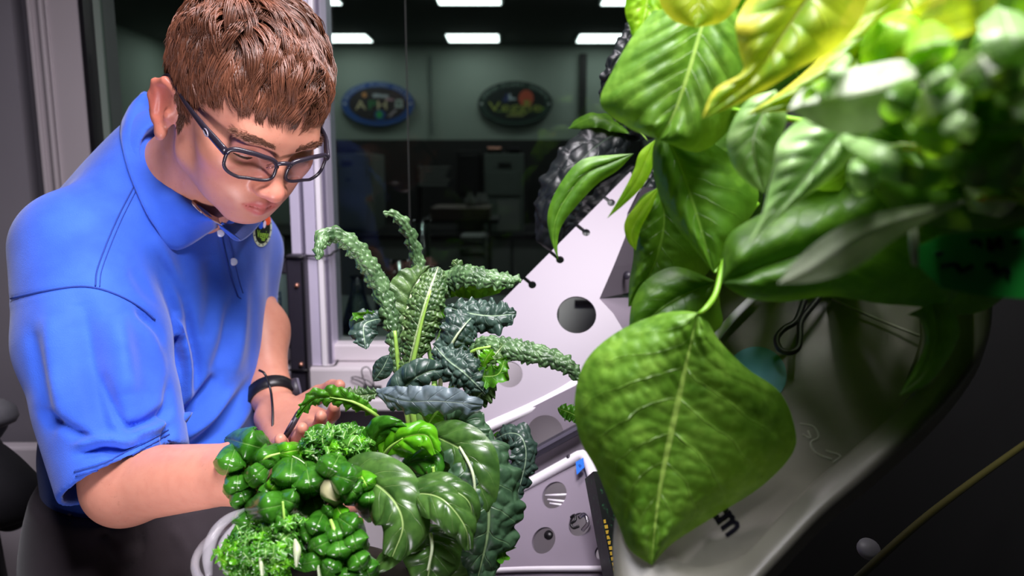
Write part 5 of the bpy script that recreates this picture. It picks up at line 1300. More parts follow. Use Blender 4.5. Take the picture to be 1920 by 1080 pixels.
leaf('leaf', [(870, 700, .74), (905, 705, .73), (935, 700, .73), (948, 668, .735)], 22, M['kale_under'], kale, 70, 21, 0.2, -0.5, ruffle=(0.005, 6), serr=(0.3, 9))
leaf('leaf', [(905, 690, .735), (912, 672, .73), (925, 655, .728)], 16, M['bok_lime'], kale, 40, 15, 0.3, 0.8, ruffle=(0.002, 4))
leaf('leaf', [(880, 760, .75), (905, 735, .74), (930, 715, .735)], 26, M['kale'], kale, 60, 25, -0.3, 0.8, blister=(0.002, 0.010, 1), ruffle=(0.004, 5))
leaf('leaf', [(1095, 790, .76), (1072, 775, .755), (1045, 765, .75)], 17, M['kale_under'], kale, 50, 17, 0.2, 0.6, ruffle=(0.004, 6), serr=(0.4, 8))
leaf('leaf', [(800, 800, .76), (820, 770, .75), (850, 745, .745)], 46, M['kale_under'], kale, 60, 25, 0.2, 0.6, ruffle=(0.003, 5))
leaf('leaf', [(835, 560, .80), (820, 590, .79), (800, 620, .79)], 22, M['kale_under'], kale, 50, 19, -0.5, 0.8, ruffle=(0.003, 4))
leaf('leaf', [(850, 520, .84), (858, 500, .835), (848, 488, .83)], 14, M['kale'], kale, 40, 17, 0.2, 0.8, blister=(0.001, 0.006, 1), ruffle=(0.002, 4))
for pts, r, m in (([(790, 900, .80), (762, 760, .80), (748, 690, .80), (740, 620, .80)], [4.5, 4, 3, 1.8], 'stem_lime'), ([(800, 900, .80), (770, 740, .79), (785, 630, .783), (808, 545, .782)], [4, 3.2, 2.0, .8], 'stem_lime'),
                   ([(800, 880, .82), (758, 660, .83), (770, 560, .838), (792, 515, .85)], [3.5, 2.6, 1.8, .8], 'stem_white'), ([(810, 880, .80), (815, 720, .80), (800, 610, .81), (835, 535, .815)], [4, 3.2, 2.4, 1], 'stem_green'),
                   ([(815, 860, .79), (828, 700, .77), (850, 640, .752), (874, 606, .757)], [3.5, 2.4, 1.4, .6], 'stem_white'), ([(830, 870, .80), (845, 730, .785), (880, 665, .755), (920, 650, .742)], [3.8, 3, 2.4, 1.4], 'stem_lime'),
                   ([(810, 880, .80), (800, 740, .79), (820, 640, .80), (845, 585, .79)], [3, 2.5, 2, 1], 'stem_green'), ([(795, 870, .81), (750, 720, .81), (735, 640, .81), (722, 598, .812)], [3, 2.4, 1.8, 1.2], 'stem_lime'),
                   ([(800, 1000, .80), (795, 900, .80), (790, 800, .795), (780, 730, .79)], [7, 6.5, 5, 3], 'stem_green'), ([(880, 900, .80), (850, 790, .79), (812, 720, .79)], [4, 3.5, 2.5], 'stem_lime')):
    stalk('stem', pts, r, M[m], kale)
# drooping grey-green kale leaves at the right of the greens
collard = thing('collard_plant', 'greens with broad drooping grey-green blistered leaves at the right', 'collard', P(900, 1090, 0.80))
leaf('leaf', [(842, 770, .745), (872, 800, .725), (900, 860, .70), (915, 930, .69), (915, 1000, .69), (895, 1090, .70)], 82, M['kale_big'], collard, 170, 51, -0.25, 0.75, blister=(0.0026, 0.016, 1), quilt=(0.002, 9, 1.2), ruffle=(0.004, 6), serr=(0.10, 16), prof=[(0, .3), (.15, .55), (.35, .85), (.6, 1), (.8, .8), (1, .25)])
leaf('leaf', [(930, 822, .77), (955, 812, .755), (978, 820, .745), (986, 860, .74), (968, 935, .74)], 30, M['kale_dark'], collard, 110, 31, -0.35, 0.8, blister=(0.0018, 0.008, 1), ruffle=(0.0022, 6), serr=(0.10, 14), prof=FL)
leaf('leaf', [(925, 815, .775), (945, 822, .768), (962, 845, .76)], 14, M['kale_under'], collard, 40, 15, 0.2, -0.5, ruffle=(0.003, 4))
leaf('leaf', [(830, 800, .74), (852, 790, .73), (880, 800, .72), (905, 850, .715)], 34, M['kale_big'], collard, 80, 25, 0.2, 0.8, quilt=(0.003, 6, .7), ruffle=(0.003, 5))
leaf('leaf', [(910, 1000, .71), (935, 1020, .705), (945, 1050, .705)], 30, M['kale_under'], collard, 50, 19, -0.2, 0.5, ruffle=(0.006, 5), serr=(0.3, 6))
leaf('leaf', [(800, 815, .73), (830, 825, .715), (870, 850, .70), (888, 900, .69), (880, 985, .69)], 56, M['cabbage'], collard, 100, 31, 0.25, 0.65, quilt=(0.003, 6, .8), ribh=0.0012, prof=[(0, .3), (.2, .8), (.5, 1), (.8, .8), (1, .3)])
stalk('stem', [(900, 1060, .80), (880, 900, .78), (850, 800, .76), (838, 765, .75)], [5, 4.5, 3.5, 2.5], M['stem_green'], collard)
stalk('midrib', [(862, 838, .705), (884, 880, .688), (890, 920, .683), (884, 970, .684)], [1.3, 1.4, 1.2, .6], M['stem_white'], collard)
# ---- broad smooth leaves, lower middle
mus = thing('mustard_plant', 'leafy plant with broad smooth ribbed leaves in front of the kale', 'mustard greens', P(760, 1100, 0.75))
leaf('leaf', [(650, 940, .70), (690, 905, .675), (735, 935, .65), (755, 985, .64), (735, 1045, .64)], 66, M['cabbage'], mus, 100, 35, 0.1, 0.8, quilt=(0.0035, 5, .9), ribh=0.0012, prof=[(0, .5), (.2, .85), (.5, 1), (.8, .85), (1, .35)])
leaf('leaf', [(735, 945, .68), (780, 925, .655), (830, 935, .635), (872, 985, .63), (880, 1030, .635)], 46, M['cabbage'], mus, 100, 35, -0.45, 0.9, quilt=(0.003, 6, .8), ribh=0.0012, prof=[(0, .4), (.2, .85), (.5, 1), (.8, .85), (1, .2)])
leaf('leaf', [(740, 940, .70), (780, 918, .68), (830, 912, .66), (880, 940, .655), (888, 1000, .66)], 40, M['cabbage'], mus, 90, 31, -0.5, 0.7, quilt=(0.003, 6, .8), ribh=0.001)
leaf('leaf', [(800, 985, .69), (806, 1010, .665), (808, 1040, .65), (800, 1095, .65)], 62, M['cabbage'], mus, 90, 35, 0.05, 0.7, quilt=(0.003, 5, .9), ribh=0.0012, prof=[(0, .4), (.25, .85), (.5, 1), (.8, .95), (1, .5)])
leaf('leaf', [(775, 985, .68), (760, 1010, .66), (730, 1040, .65), (690, 1075, .65)], 26, M['cabbage'], mus, 60, 21, 0.6, 0.6, quilt=(0.002, 5, .8))
leaf('leaf', [(712, 880, .735), (728, 845, .72), (755, 820, .705), (800, 815, .70), (818, 850, .70)], 36, M['bok_lime'], mus, 90, 31, -0.35, 0.9, quilt=(0.004, 5, .8), ruffle=(0.002, 4), prof=[(0, .3), (.2, .8), (.5, 1), (.8, .85), (1, .3)])
leaf('leaf', [(700, 870, .74), (700, 835, .725), (720, 805, .715), (765, 800, .71)], 30, M['bok'], mus, 80, 27, 0.5, 0.9, quilt=(0.004, 5, .7), ruffle=(0.002, 4))
leaf('leaf', [(745, 880, .73), (780, 865, .715), (815, 870, .705), (808, 905, .70)], 30, M['bok'], mus, 70, 25, -0.2, 0.8, quilt=(0.003, 4, .8))
leaf('leaf', [(760, 900, .74), (800, 880, .73), (850, 880, .72), (880, 930, .715)], 50, M['cabbage'], mus, 70, 25, -0.2, 0.6, quilt=(0.003, 5, .8))
leaf('leaf', [(830, 1095, .72), (840, 1060, .71), (850, 1020, .70)], 60, M['cabbage'], mus, 50, 21, 0, 0.5, quilt=(0.003, 4, .8))
for pts, r, m in (([(716, 960, .71), (728, 915, .70), (738, 880, .705), (742, 862, .715)], [9, 8, 9, 7], 'film'), ([(815, 930, .71), (814, 900, .70), (812, 875, .70)], [2.2, 1.8, 1.4], 'stem_lime'),
                   ([(712, 870, .718), (728, 842, .706), (755, 822, .698)], [1.8, 1.5, .7], 'stem_lime'), ([(780, 1100, .76), (765, 1000, .74), (742, 940, .70)], [7, 6, 4], 'stem_green'), ([(790, 1100, .74), (800, 1040, .70), (800, 985, .69)], [7, 6, 4], 'stem_green'),
                   ([(808, 1000, .652), (810, 1030, .640), (802, 1070, .637)], [1.4, 1.4, .9], 'stem_white')):
    stalk('stem' if m != 'film' else 'translucent_stem', pts, r, M[m], mus)
# ---- spoon-leaved greens: leaf(centre, length along angle, half width), glossy quilted lobes
def spoon(parent, px, py, d, ang, ln, hw, mt='bok', curl=1.0, roll=0.0, q=(0.0017, 3, .7), n=44, m=21):
    a = math.radians(ang); dx, dy = math.cos(a)*ln/2, math.sin(a)*ln/2
    b = 0.14*ln/100
    mid = [(px-dx, py-dy, d+b*0.45), (px-dx*0.4, py-dy*0.4, d+b*0.05), (px+dx*0.35, py+dy*0.35, d), (px+dx, py+dy, d+b*0.55)]
    q = (min(q[0], 0.055*hw*d/FPX),)+q[1:]
    return leaf('leaf', mid, hw, M[mt], parent, n, m, roll, curl, quilt=q, ruffle=(q[0]*0.8, 2.5), prof=[(0, .35), (.15, .75), (.4, 1), (.7, .95), (.9, .6), (1, .15)])
bok = thing('bok_choy', 'glossy spoon-leaved bok choy at the left of the greens tray', 'bok choy', P(520, 1000, 0.72))
for a in ((468, 834, .70, -165, 96, 40), (432, 866, .69, 110, 84, 34), (445, 908, .69, 95, 84, 30), (498, 860, .69, 155, 120, 26), (482, 890, .675, 140, 84, 26), (455, 930, .69, 70, 80, 30),
          (545, 895, .66, 95, 100, 46), (580, 905, .655, 80, 90, 40), (622, 880, .65, -62, 84, 36), (646, 897, .64, 18, 96, 36), (660, 920, .65, 40, 80, 32), (505, 952, .63, 168, 116, 36), (540, 940, .64, 20, 70, 30), (525, 968, .632, 25, 64, 22),
          (505, 925, .665, 110, 64, 26), (470, 975, .68, 100, 80, 40), (590, 950, .68, 80, 90, 34), (685, 905, .66, 60, 70, 28, 'bok_lime'), (692, 935, .66, 90, 90, 32), (535, 848, .70, -10, 80, 22, 'bok_lime'), (480, 848, .71, 60, 70, 28), (512, 912, .665, 125, 70, 18, 'bok_lime')):
    spoon(bok, *a)
for pts, r, m in (([(632, 965, .67), (630, 940, .665), (628, 920, .662), (640, 915, .66)], [5, 7, 14, 9], 'stem_cream'), ([(560, 1010, .70), (556, 950, .69), (552, 915, .68)], [4, 4, 3], 'stem_green'), ([(535, 1005, .635), (533, 975, .628), (530, 940, .632)], [1.2, 1.2, 1.0], 'stem_lime'),
                   ([(540, 1000, .72), (500, 930, .71), (470, 870, .71)], [5, 4, 3], 'stem_white'), ([(560, 1000, .70), (590, 930, .69), (622, 895, .67)], [5, 4, 3], 'stem_white'), ([(480, 875, .69), (500, 858, .685), (525, 850, .69)], [1.5, 1.5, 1], 'stem_lime')):
    stalk('stem', pts, r, M[m], bok)
tat = thing('tatsoi', 'rosette of small rounded glossy leaves low in the middle of the greens', 'tatsoi', P(620, 1080, 0.68))
for a in ((630, 1004, .62, 75, 90, 30), (594, 988, .625, 115, 76, 30), (655, 985, .62, 35, 76, 28), (664, 1016, .615, 75, 84, 32), (636, 1032, .61, 85, 86, 32), (602, 1022, .61, 155, 84, 22), (590, 1052, .61, 165, 84, 20), (622, 1060, .605, 120, 70, 24), (672, 1052, .61, 60, 70, 28), (650, 1078, .61, 90, 60, 28),
          (575, 998, .63, 170, 60, 22), (615, 962, .65, -40, 54, 20), (688, 1068, .63, 70, 70, 30), (640, 965, .645, 60, 54, 20, 'bok_lime'), (560, 1048, .625, 150, 50, 18)):
    spoon(tat, *a)
for pts, r, m in (([(640, 1060, .625), (628, 1000, .622), (620, 975, .63)], [2.4, 2, 1.4], 'stem_lime'), ([(556, 1058, .61), (557, 1032, .612), (553, 1012, .62)], [1.5, 3.2, 1.2], 'stem_white')):
    stalk('stem', pts, r, M[m], tat)
def frilly(name, label, cat, cx, cy, rx, ry, d, n, size, seed, dd=0.03):
    o = thing(name, label, cat, P(cx, cy+ry, d+0.04)); rg = np.random.default_rng(seed)
    for i in range(n):
        a, r = rg.uniform(0, 2*math.pi), math.sqrt(rg.uniform(0, 1)); x, y = cx+rx*r*math.cos(a), cy+ry*r*math.sin(a)
        an = math.degrees(math.atan2(y-cy-ry*0.7, x-cx))+rg.uniform(-35, 35); s = size*rg.uniform(0.75, 1.3); t_ = math.radians(an)
        z = d-dd*(1-r*r)+rg.uniform(-0.008, 0.008); dx, dy = math.cos(t_)*s/2, math.sin(t_)*s/2
        leaf('leaf', [(x-dx, y-dy, z+0.006), (x, y, z), (x+dx, y+dy, z+0.008)], s*rg.uniform(0.28, 0.42), M[['frill', 'frill', 'bok', 'bok_lime'][i % 4]], o, 34, 13, rg.uniform(-0.6, 0.6), rg.uniform(0.3, 1.3), ruffle=(0.0028, rg.uniform(2.5, 5)), serr=(0.7, rg.uniform(4, 7)), prof=[(0, .15), (.3, .7), (.6, 1), (.9, .7), (1, .2)])
    return o
miz = frilly('mizuna', 'frilly finely cut mizuna with white stems near the left hand', 'mizuna', 632, 842, 66, 40, .72, 120, 30, 5)
for pts, r in (([(632, 885, .69), (634, 862, .688), (632, 842, .692)], [2.6, 2.2, 1.2]), ([(634, 862, .688), (641, 850, .69), (648, 842, .695)], [1.6, 1.3, .7]), ([(633, 862, .688), (620, 848, .692), (612, 838, .70)], [1.3, 1.1, .6]), ([(675, 880, .69), (690, 872, .69), (702, 868, .695)], [1.4, 1.2, .8]), ([(600, 868, .70), (590, 856, .70), (575, 850, .71)], [1.2, 1, .6]), ([(570, 870, .69), (560, 862, .692), (548, 855, .70)], [1.2, 1, .6])):
    stalk('stem', pts, r, M['stem_white'], miz)
leaf('leaf', [(625, 815, .735), (600, 805, .735), (570, 815, .735)], 12, M['bok'], miz, 30, 13, 0, .8)
frill = frilly('frilled_mustard', 'curly frilled greens at the bottom left of the tray', 'mustard greens', 488, 1040, 78, 46, .635, 150, 30, 11)
frilly_top = frilly('curly_cress', 'small curled dark leaflets between the spoon leaves and the frilled greens', 'cress', 530, 992, 60, 26, .655, 60, 24, 17)
for pts, r in (([(492, 1078, .60), (490, 1060, .598), (487, 1045, .602)], [1.4, 1.6, .8]), ([(556, 1062, .60), (557, 1035, .598), (554, 1015, .605)], [1.0, 2.4, .8]), ([(600, 1085, .61), (596, 1060, .608)], [1.6, 1])):
    stalk('stem', pts, r, M['stem_white'], frill)
# ---- clear plastic tray under the greens
tc = P(560, 1040, 0.70)
tray = thing('clear_tray', 'clear plastic tray rim showing at the lower left of the greens', 'tray', tc-np.array([0, 0, 0.09]))
def oval_ring(c, a, b, z): return [c+np.array([a*math.cos(t_), b*math.sin(t_), z]) for t_ in np.linspace(0, 2*math.pi, 48, endpoint=False)]
rc = P(610, 1060, 0.72)
rings = [oval_ring(rc, 0.115, 0.10, 0.02), oval_ring(rc, 0.118, 0.103, 0.015), oval_ring(rc, 0.105, 0.092, -0.05), oval_ring(rc, 0.095, 0.083, -0.09)]
V = np.vstack(rings); F = [(i*48+j, i*48+(j+1) % 48, (i+1)*48+(j+1) % 48, (i+1)*48+j) for i in range(3) for j in range(48)]+[tuple(144+j for j in range(48))]
TRAY_BODY = (V, F)
mesh_obj('tray_body', V, F, M['film'], tray)
tube('tray_rim', oval_ring(rc, 0.117, 0.102, 0.02), 0.004, M['clear_rim'], tray, 12, closed=True)
tube('film_edge', PS([(392, 1080, .64), (390, 1040, .645), (402, 1000, .655), (428, 972, .67), (462, 955, .69)]), [.003, .005, .005, .004, .002], M['clear_rim'], tray, 10, n=30)
tube('film_edge', PS([(430, 1075, .63), (412, 1050, .635), (418, 1015, .645), (440, 985, .66)]), [.002, .003, .003, .002], M['clear_rim'], tray, 10, n=30)
soil = lathe('soil', rc+np.array([0, 0, -0.085]), [(0, 0.08), (0.06, 0.078), (0.088, 0.06), (0.085, 0.0), (0, 0)], plain('root_mat', '#231d14', 0.9, 0.4, 120, 0.5, 200), tray, 30)
pole = lathe('tray_stand', rc+np.array([0, 0, -0.0905-0.18]), [(0, 0), (0.06, 0), (0.06, 0.01), (0.02, 0.02), (0.02, 0.17), (0.05, 0.18), (0, 0.18)], M['alu_dark'], tray, 24)
# ------------------------------------------------------------------ bean plant in the foreground, hanging from the right
def blade(name, Lp, Mp, Rp, d, mt, parent, n=60, m=25, bulge=0.006, edge_back=0.010, quilt=None, blister=None, ruffle=None, tip_d=0.0, sag=0.0, groove=0.0012):
    """broad leaf from its two outlines and midrib (photo pixels), d depth at base; edges fall back from the midrib"""
    LEAF_SEED[0] += 1; sd = LEAF_SEED[0]; rg = np.random.default_rng(sd)
    l, c, r = [catmull([(*p, 0.0) for p in q], n)[:, :2] for q in (Lp, Mp, Rp)]
    t = np.linspace(0, 1, n); u = np.linspace(-1, 1, m); hw = np.linalg.norm(l-r, axis=1)/2*d/FPX
    V = np.zeros((n, m, 3)); A = np.abs(u)
    for j, q in enumerate(u):
        e = l if q < 0 else r; f = abs(q); px = c*(1-f)+e*f
        dd = d+tip_d*t+edge_back*f**1.6*np.minimum(1, hw/0.03)-bulge*np.sin(math.pi*f)*np.minimum(1, hw/0.02)+sag*np.sin(math.pi*t)
        V[:, j] = CAM+dd[:, None]*(FWD+((px[:, 0]-960)/FPX)[:, None]*RGT+((540-px[:, 1])/FPX)[:, None]*UPV)
    N = nrm(CAM-V); Lm = np.linalg.norm(np.diff(V[:, m//2], axis=0), axis=1).sum()
    disp = np.zeros((n, m)); U = A[None]; T = t[:, None]; ms = np.minimum(1, hw/0.012)[:, None]
    if quilt:
        ph = T*quilt[1]-U*quilt[2]+(u > 0)[None]*0.35
        disp += quilt[0]*(np.abs(np.sin(math.pi*ph))**0.6-0.4)*np.clip(U*3, 0, 1)*np.clip((1.02-U)*4, 0.1, 1)
    if blister:
        f, _ = cells(u[None]*hw[:, None], T*Lm+np.zeros((1, m)), sd, blister[1]); disp += blister[0]*(np.minimum(f*1.8, 1)**0.6-0.3)
    if ruffle: disp += ruffle[0]*U**2*np.sin(T*ruffle[1]*6.28+(u > 0)[None]*2+rg.uniform(0, 6))
    disp -= groove*np.exp(-(U/0.05)**2)
    V = V+N*(disp*ms)[..., None]
    uv = np.stack([np.broadcast_to((u*0.5+0.5)[None], (n, m)), np.broadcast_to(t[:, None], (n, m))], -1)
    I = np.arange(n*m).reshape(n, m); F = np.stack([I[:-1, :-1], I[:-1, 1:], I[1:, 1:], I[1:, :-1]], -1).reshape(-1, 4)
    return mesh_obj(name, V.reshape(-1, 3), F, mt, parent, True, uv=uv.reshape(-1, 2))
M['bean'] = leaf_mat('bean_leaf', '#47751a', '#7fae3c', '#a9cc5e', 8, 2.3, 0.42, 0.30, '#8fc41e', 0.07, 110, 0.5, 0.35, rib=0.035, mottle='#5c8a26')
M['bean_dark'] = leaf_mat('bean_dark', '#38640f', '#5f8f24', '#7fae3c', 8, 2.3, 0.42, 0.32, '#7fb81a', 0.06, 110, 0.5, 0.35, rib=0.03, mottle='#47751a')
M['bean_lime'] = leaf_mat('bean_lime', '#6fae14', '#a4d42a', '#c8e85a', 7, 2.0, 0.40, 0.45, '#a8e01a', 0.06, 90, 0.5, 0.35, rib=0.03)
M['bean_yellow'] = leaf_mat('bean_yellow', '#5f8f1e', '#93b82e', '#b9c83e', 6, 1.6, 0.38, 0.40, '#c8d81e', 0.16, 60, 0.4, 0.6, edge='#d8d046', rib=0.05, mottle='#a8b82e')
M['bean_pale'] = leaf_mat('bean_pale', '#7fae5c', '#a8cc86', '#d8e8c4', 8, 1.8, 0.36, 0.30, '#9fd44a', 0.12, 70, 0.4, 0.5, rib=0.05)
M['bean_under'] = leaf_mat('bean_under', '#8d9a7c', '#adb89c', '#a4ae8c', 6, 0.7, 0.45, 0.15, '#9aba6a', 0.06, 60, 0.3, 0.3, rib=0.04)
M['bean_stem'] = plain('bean_stem', '#79b02a', 0.42, 0.12, 60, sss=0.1)
bean = thing('bean_plant', 'large bean plant with broad green leaves hanging in the right foreground', 'bean plant', P(1700, 540, 0.42))
blade('leaf', [(1308, 586), (1275, 583), (1225, 592), (1150, 627), (1096, 680), (1077, 755), (1088, 825), (1120, 885), (1160, 985), (1180, 1030), (1222, 1060)],
      [(1308, 586), (1294, 650), (1274, 740), (1254, 830), (1238, 910), (1228, 990), (1222, 1060)],
      [(1308, 586), (1328, 604), (1350, 640), (1400, 690), (1462, 735), (1490, 800), (1486, 850), (1430, 910), (1345, 965), (1262, 1018), (1222, 1060)], 0.50, M['bean'], bean, 110, 61, 0.010, 0.022, quilt=(0.0018, 8, 2.3), blister=(0.0013, 0.010), tip_d=0.010)
blade('leaf', [(1345, 528), (1270, 500), (1215, 522), (1188, 560), (1180, 605), (1184, 640)], [(1345, 528), (1300, 545), (1250, 572), (1210, 605), (1184, 640)], [(1345, 528), (1350, 570), (1352, 612), (1300, 640), (1240, 650), (1184, 640)], 0.56, M['bean_dark'], bean, 50, 23, 0.006, 0.010, quilt=(0.0015, 6, 1.8))
blade('leaf', [(1232, 352), (1200, 372), (1176, 420), (1188, 470), (1180, 530), (1178, 575)], [(1232, 352), (1245, 400), (1240, 450), (1220, 510), (1178, 575)], [(1232, 352), (1290, 380), (1330, 440), (1335, 500), (1270, 555), (1178, 575)], 0.58, M['bean_dark'], bean, 60, 31, 0.008, 0.012, quilt=(0.0015, 6, 1.8), blister=(0.001, 0.009))
blade('leaf', [(1236, 350), (1205, 372), (1172, 415), (1176, 450), (1192, 470)], [(1236, 350), (1212, 385), (1190, 420), (1184, 445), (1192, 470)], [(1236, 350), (1222, 390), (1203, 425), (1196, 450), (1192, 470)], 0.57, M['bean_lime'], bean, 30, 11, 0.002, 0.003)
blade('leaf', [(1240, 238), (1224, 280), (1228, 340), (1258, 410), (1300, 465), (1338, 512)], [(1240, 238), (1270, 300), (1295, 370), (1320, 450), (1338, 512)], [(1240, 238), (1310, 255), (1380, 300), (1422, 360), (1400, 420), (1338, 512)], 0.53, M['bean_dark'], bean, 60, 31, 0.008, 0.012, quilt=(0.0018, 7, 2.0))
blade('leaf', [(1225, 20), (1185, 70), (1150, 130), (1126, 195), (1180, 240), (1235, 262)], [(1330, 5), (1310, 70), (1290, 140), (1265, 210), (1235, 262)], [(1400, 20), (1425, 90), (1410, 170), (1370, 240), (1310, 285), (1235, 262)], 0.50, M['bean'], bean, 70, 41, 0.010, 0.016, quilt=(0.0022, 7, 2.0))
blade('leaf', [(1175, -20), (1172, 20), (1180, 50), (1188, 85), (1180, 110)], [(1215, -30), (1212, 10), (1205, 45), (1195, 80), (1180, 110)], [(1260, -20), (1258, 20), (1240, 45), (1210, 80), (1180, 110)], 0.53, M['bean_lime'], bean, 40, 21, 0.004, 0.006, quilt=(0.0015, 6, 1.8), blister=(0.001, 0.008))
blade('leaf', [(1238, -60), (1236, 0), (1262, 38), (1305, 52)], [(1305, -70), (1310, -20), (1310, 20), (1305, 52)], [(1390, -60), (1388, 0), (1355, 40), (1305, 52)], 0.46, M['bean_yellow'], bean, 40, 21, 0.006, 0.008)
blade('leaf', [(1440, -30), (1405, -5), (1380, 45), (1386, 95), (1392, 135), (1340, 168), (1316, 222)], [(1540, -40), (1500, 15), (1460, 75), (1420, 130), (1370, 178), (1316, 222)], [(1640, -40), (1610, 40), (1560, 95), (1500, 128), (1440, 165), (1380, 196), (1316, 222)], 0.40, M['bean_yellow'], bean, 80, 41, 0.008, 0.010, quilt=(0.0025, 6, .7), ruffle=(0.004, 3))
blade('leaf', [(1620, -60), (1590, 40), (1545, 100), (1480, 160), (1400, 215)], [(1720, -60), (1680, 20), (1610, 100), (1520, 170), (1400, 215)], [(1880, -60), (1830, 20), (1740, 90), (1600, 190), (1400, 215)], 0.43, M['bean_yellow'], bean, 60, 31, 0.008, 0.012, quilt=(0.002, 6, .7))
blade('leaf', [(1455, 168), (1400, 190), (1364, 255), (1374, 310), (1405, 345), (1434, 364)], [(1455, 168), (1430, 215), (1412, 265), (1420, 315), (1434, 364)], [(1455, 168), (1475, 215), (1462, 270), (1447, 320), (1434, 364)], 0.44, M['bean_pale'], bean, 50, 25, 0.006, 0.008, quilt=(0.0012, 6, .8))
blade('leaf', [(1610, 205), (1520, 215), (1462, 262), (1447, 325), (1428, 405), (1400, 462)], [(1610, 205), (1560, 265), (1515, 325), (1460, 395), (1400, 462)], [(1610, 205), (1642, 208), (1620, 265), (1560, 332), (1475, 395), (1400, 462)], 0.38, M['bean_pale'], bean, 70, 35, 0.008, 0.012, quilt=(0.0026, 9, 2.2), ruffle=(0.002, 3))
blade('leaf', [(1478, 205), (1500, 172), (1560, 140), (1640, 118), (1700, 112), (1732, 140)], [(1478, 205), (1540, 190), (1600, 178), (1660, 165), (1732, 140)], [(1478, 205), (1540, 240), (1600, 252), (1660, 235), (1705, 195), (1732, 140)], 0.33, M['bean_under'], bean, 50, 25, -0.002, 0.016, groove=0.0)
blade('leaf', [(1352, 530), (1362, 450), (1410, 410), (1500, 370), (1600, 325), (1690, 300), (1780, 330)], [(1352, 530), (1430, 500), (1520, 470), (1610, 440), (1700, 410), (1780, 330)], [(1352, 530), (1400, 558), (1470, 566), (1560, 556), (1680, 572), (1790, 560), (1830, 420)], 0.45, M['bean_dark'], bean, 70, 35, 0.010, 0.016, quilt=(0.002, 6, .8))
blade('leaf', [(1458, 532), (1490, 490), (1550, 440), (1620, 405), (1720, 385), (1830, 372)], [(1458, 532), (1510, 510), (1570, 470), (1640, 430), (1730, 400), (1830, 372)], [(1458, 532), (1530, 528), (1600, 505), (1670, 455), (1740, 415), (1830, 372)], 0.34, M['bean_under'], bean, 50, 21, -0.002, 0.008, groove=0.0)
blade('leaf', [(1600, 300), (1680, 270), (1790, 290), (1900, 330), (1990, 360)], [(1600, 300), (1700, 330), (1800, 355), (1900, 370), (1990, 360)], [(1600, 300), (1680, 400), (1790, 430), (1900, 420), (1990, 360)], 0.42, M['bean_dark'], bean, 40, 21, 0.006, 0.010)
blade('leaf', [(1640, 420), (1760, 380), (1880, 390), (1990, 430)], [(1640, 420), (1760, 470), (1880, 490), (1990, 430)], [(1640, 420), (1700, 560), (1850, 580), (1990, 430)], 0.48, M['bean_dark'], bean, 40, 21, 0.006, 0.010)
blade('leaf', [(1188, 288), (1150, 290), (1090, 300), (1050, 345), (1028, 395), (1030, 440), (1046, 488)], [(1188, 288), (1145, 305), (1100, 325), (1066, 365), (1044, 405), (1038, 445), (1046, 488)], [(1188, 288), (1160, 318), (1120, 345), (1082, 385), (1055, 420), (1046, 450), (1046, 488)], 0.60, M['bean_dark'], bean, 60, 21, 0.004, 0.008)
blade('leaf', [(1228, 262), (1200, 285), (1188, 320), (1165, 365), (1138, 410)], [(1228, 262), (1212, 300), (1196, 335), (1168, 375), (1138, 410)], [(1228, 262), (1224, 310), (1206, 348), (1172, 382), (1138, 410)], 0.57, M['bean_lime'], bean, 40, 15, 0.002, 0.004, quilt=(0.0008, 5, .8))
blade('leaf', [(1700, 590), (1725, 600), (1735, 640), (1715, 690), (1685, 742)], [(1745, 570), (1755, 610), (1752, 650), (1730, 700), (1685, 742)], [(1785, 570), (1800, 620), (1780, 670), (1740, 720), (1685, 742)], 0.46, M['bean_dark'], bean, 40, 15, 0.004, 0.006)
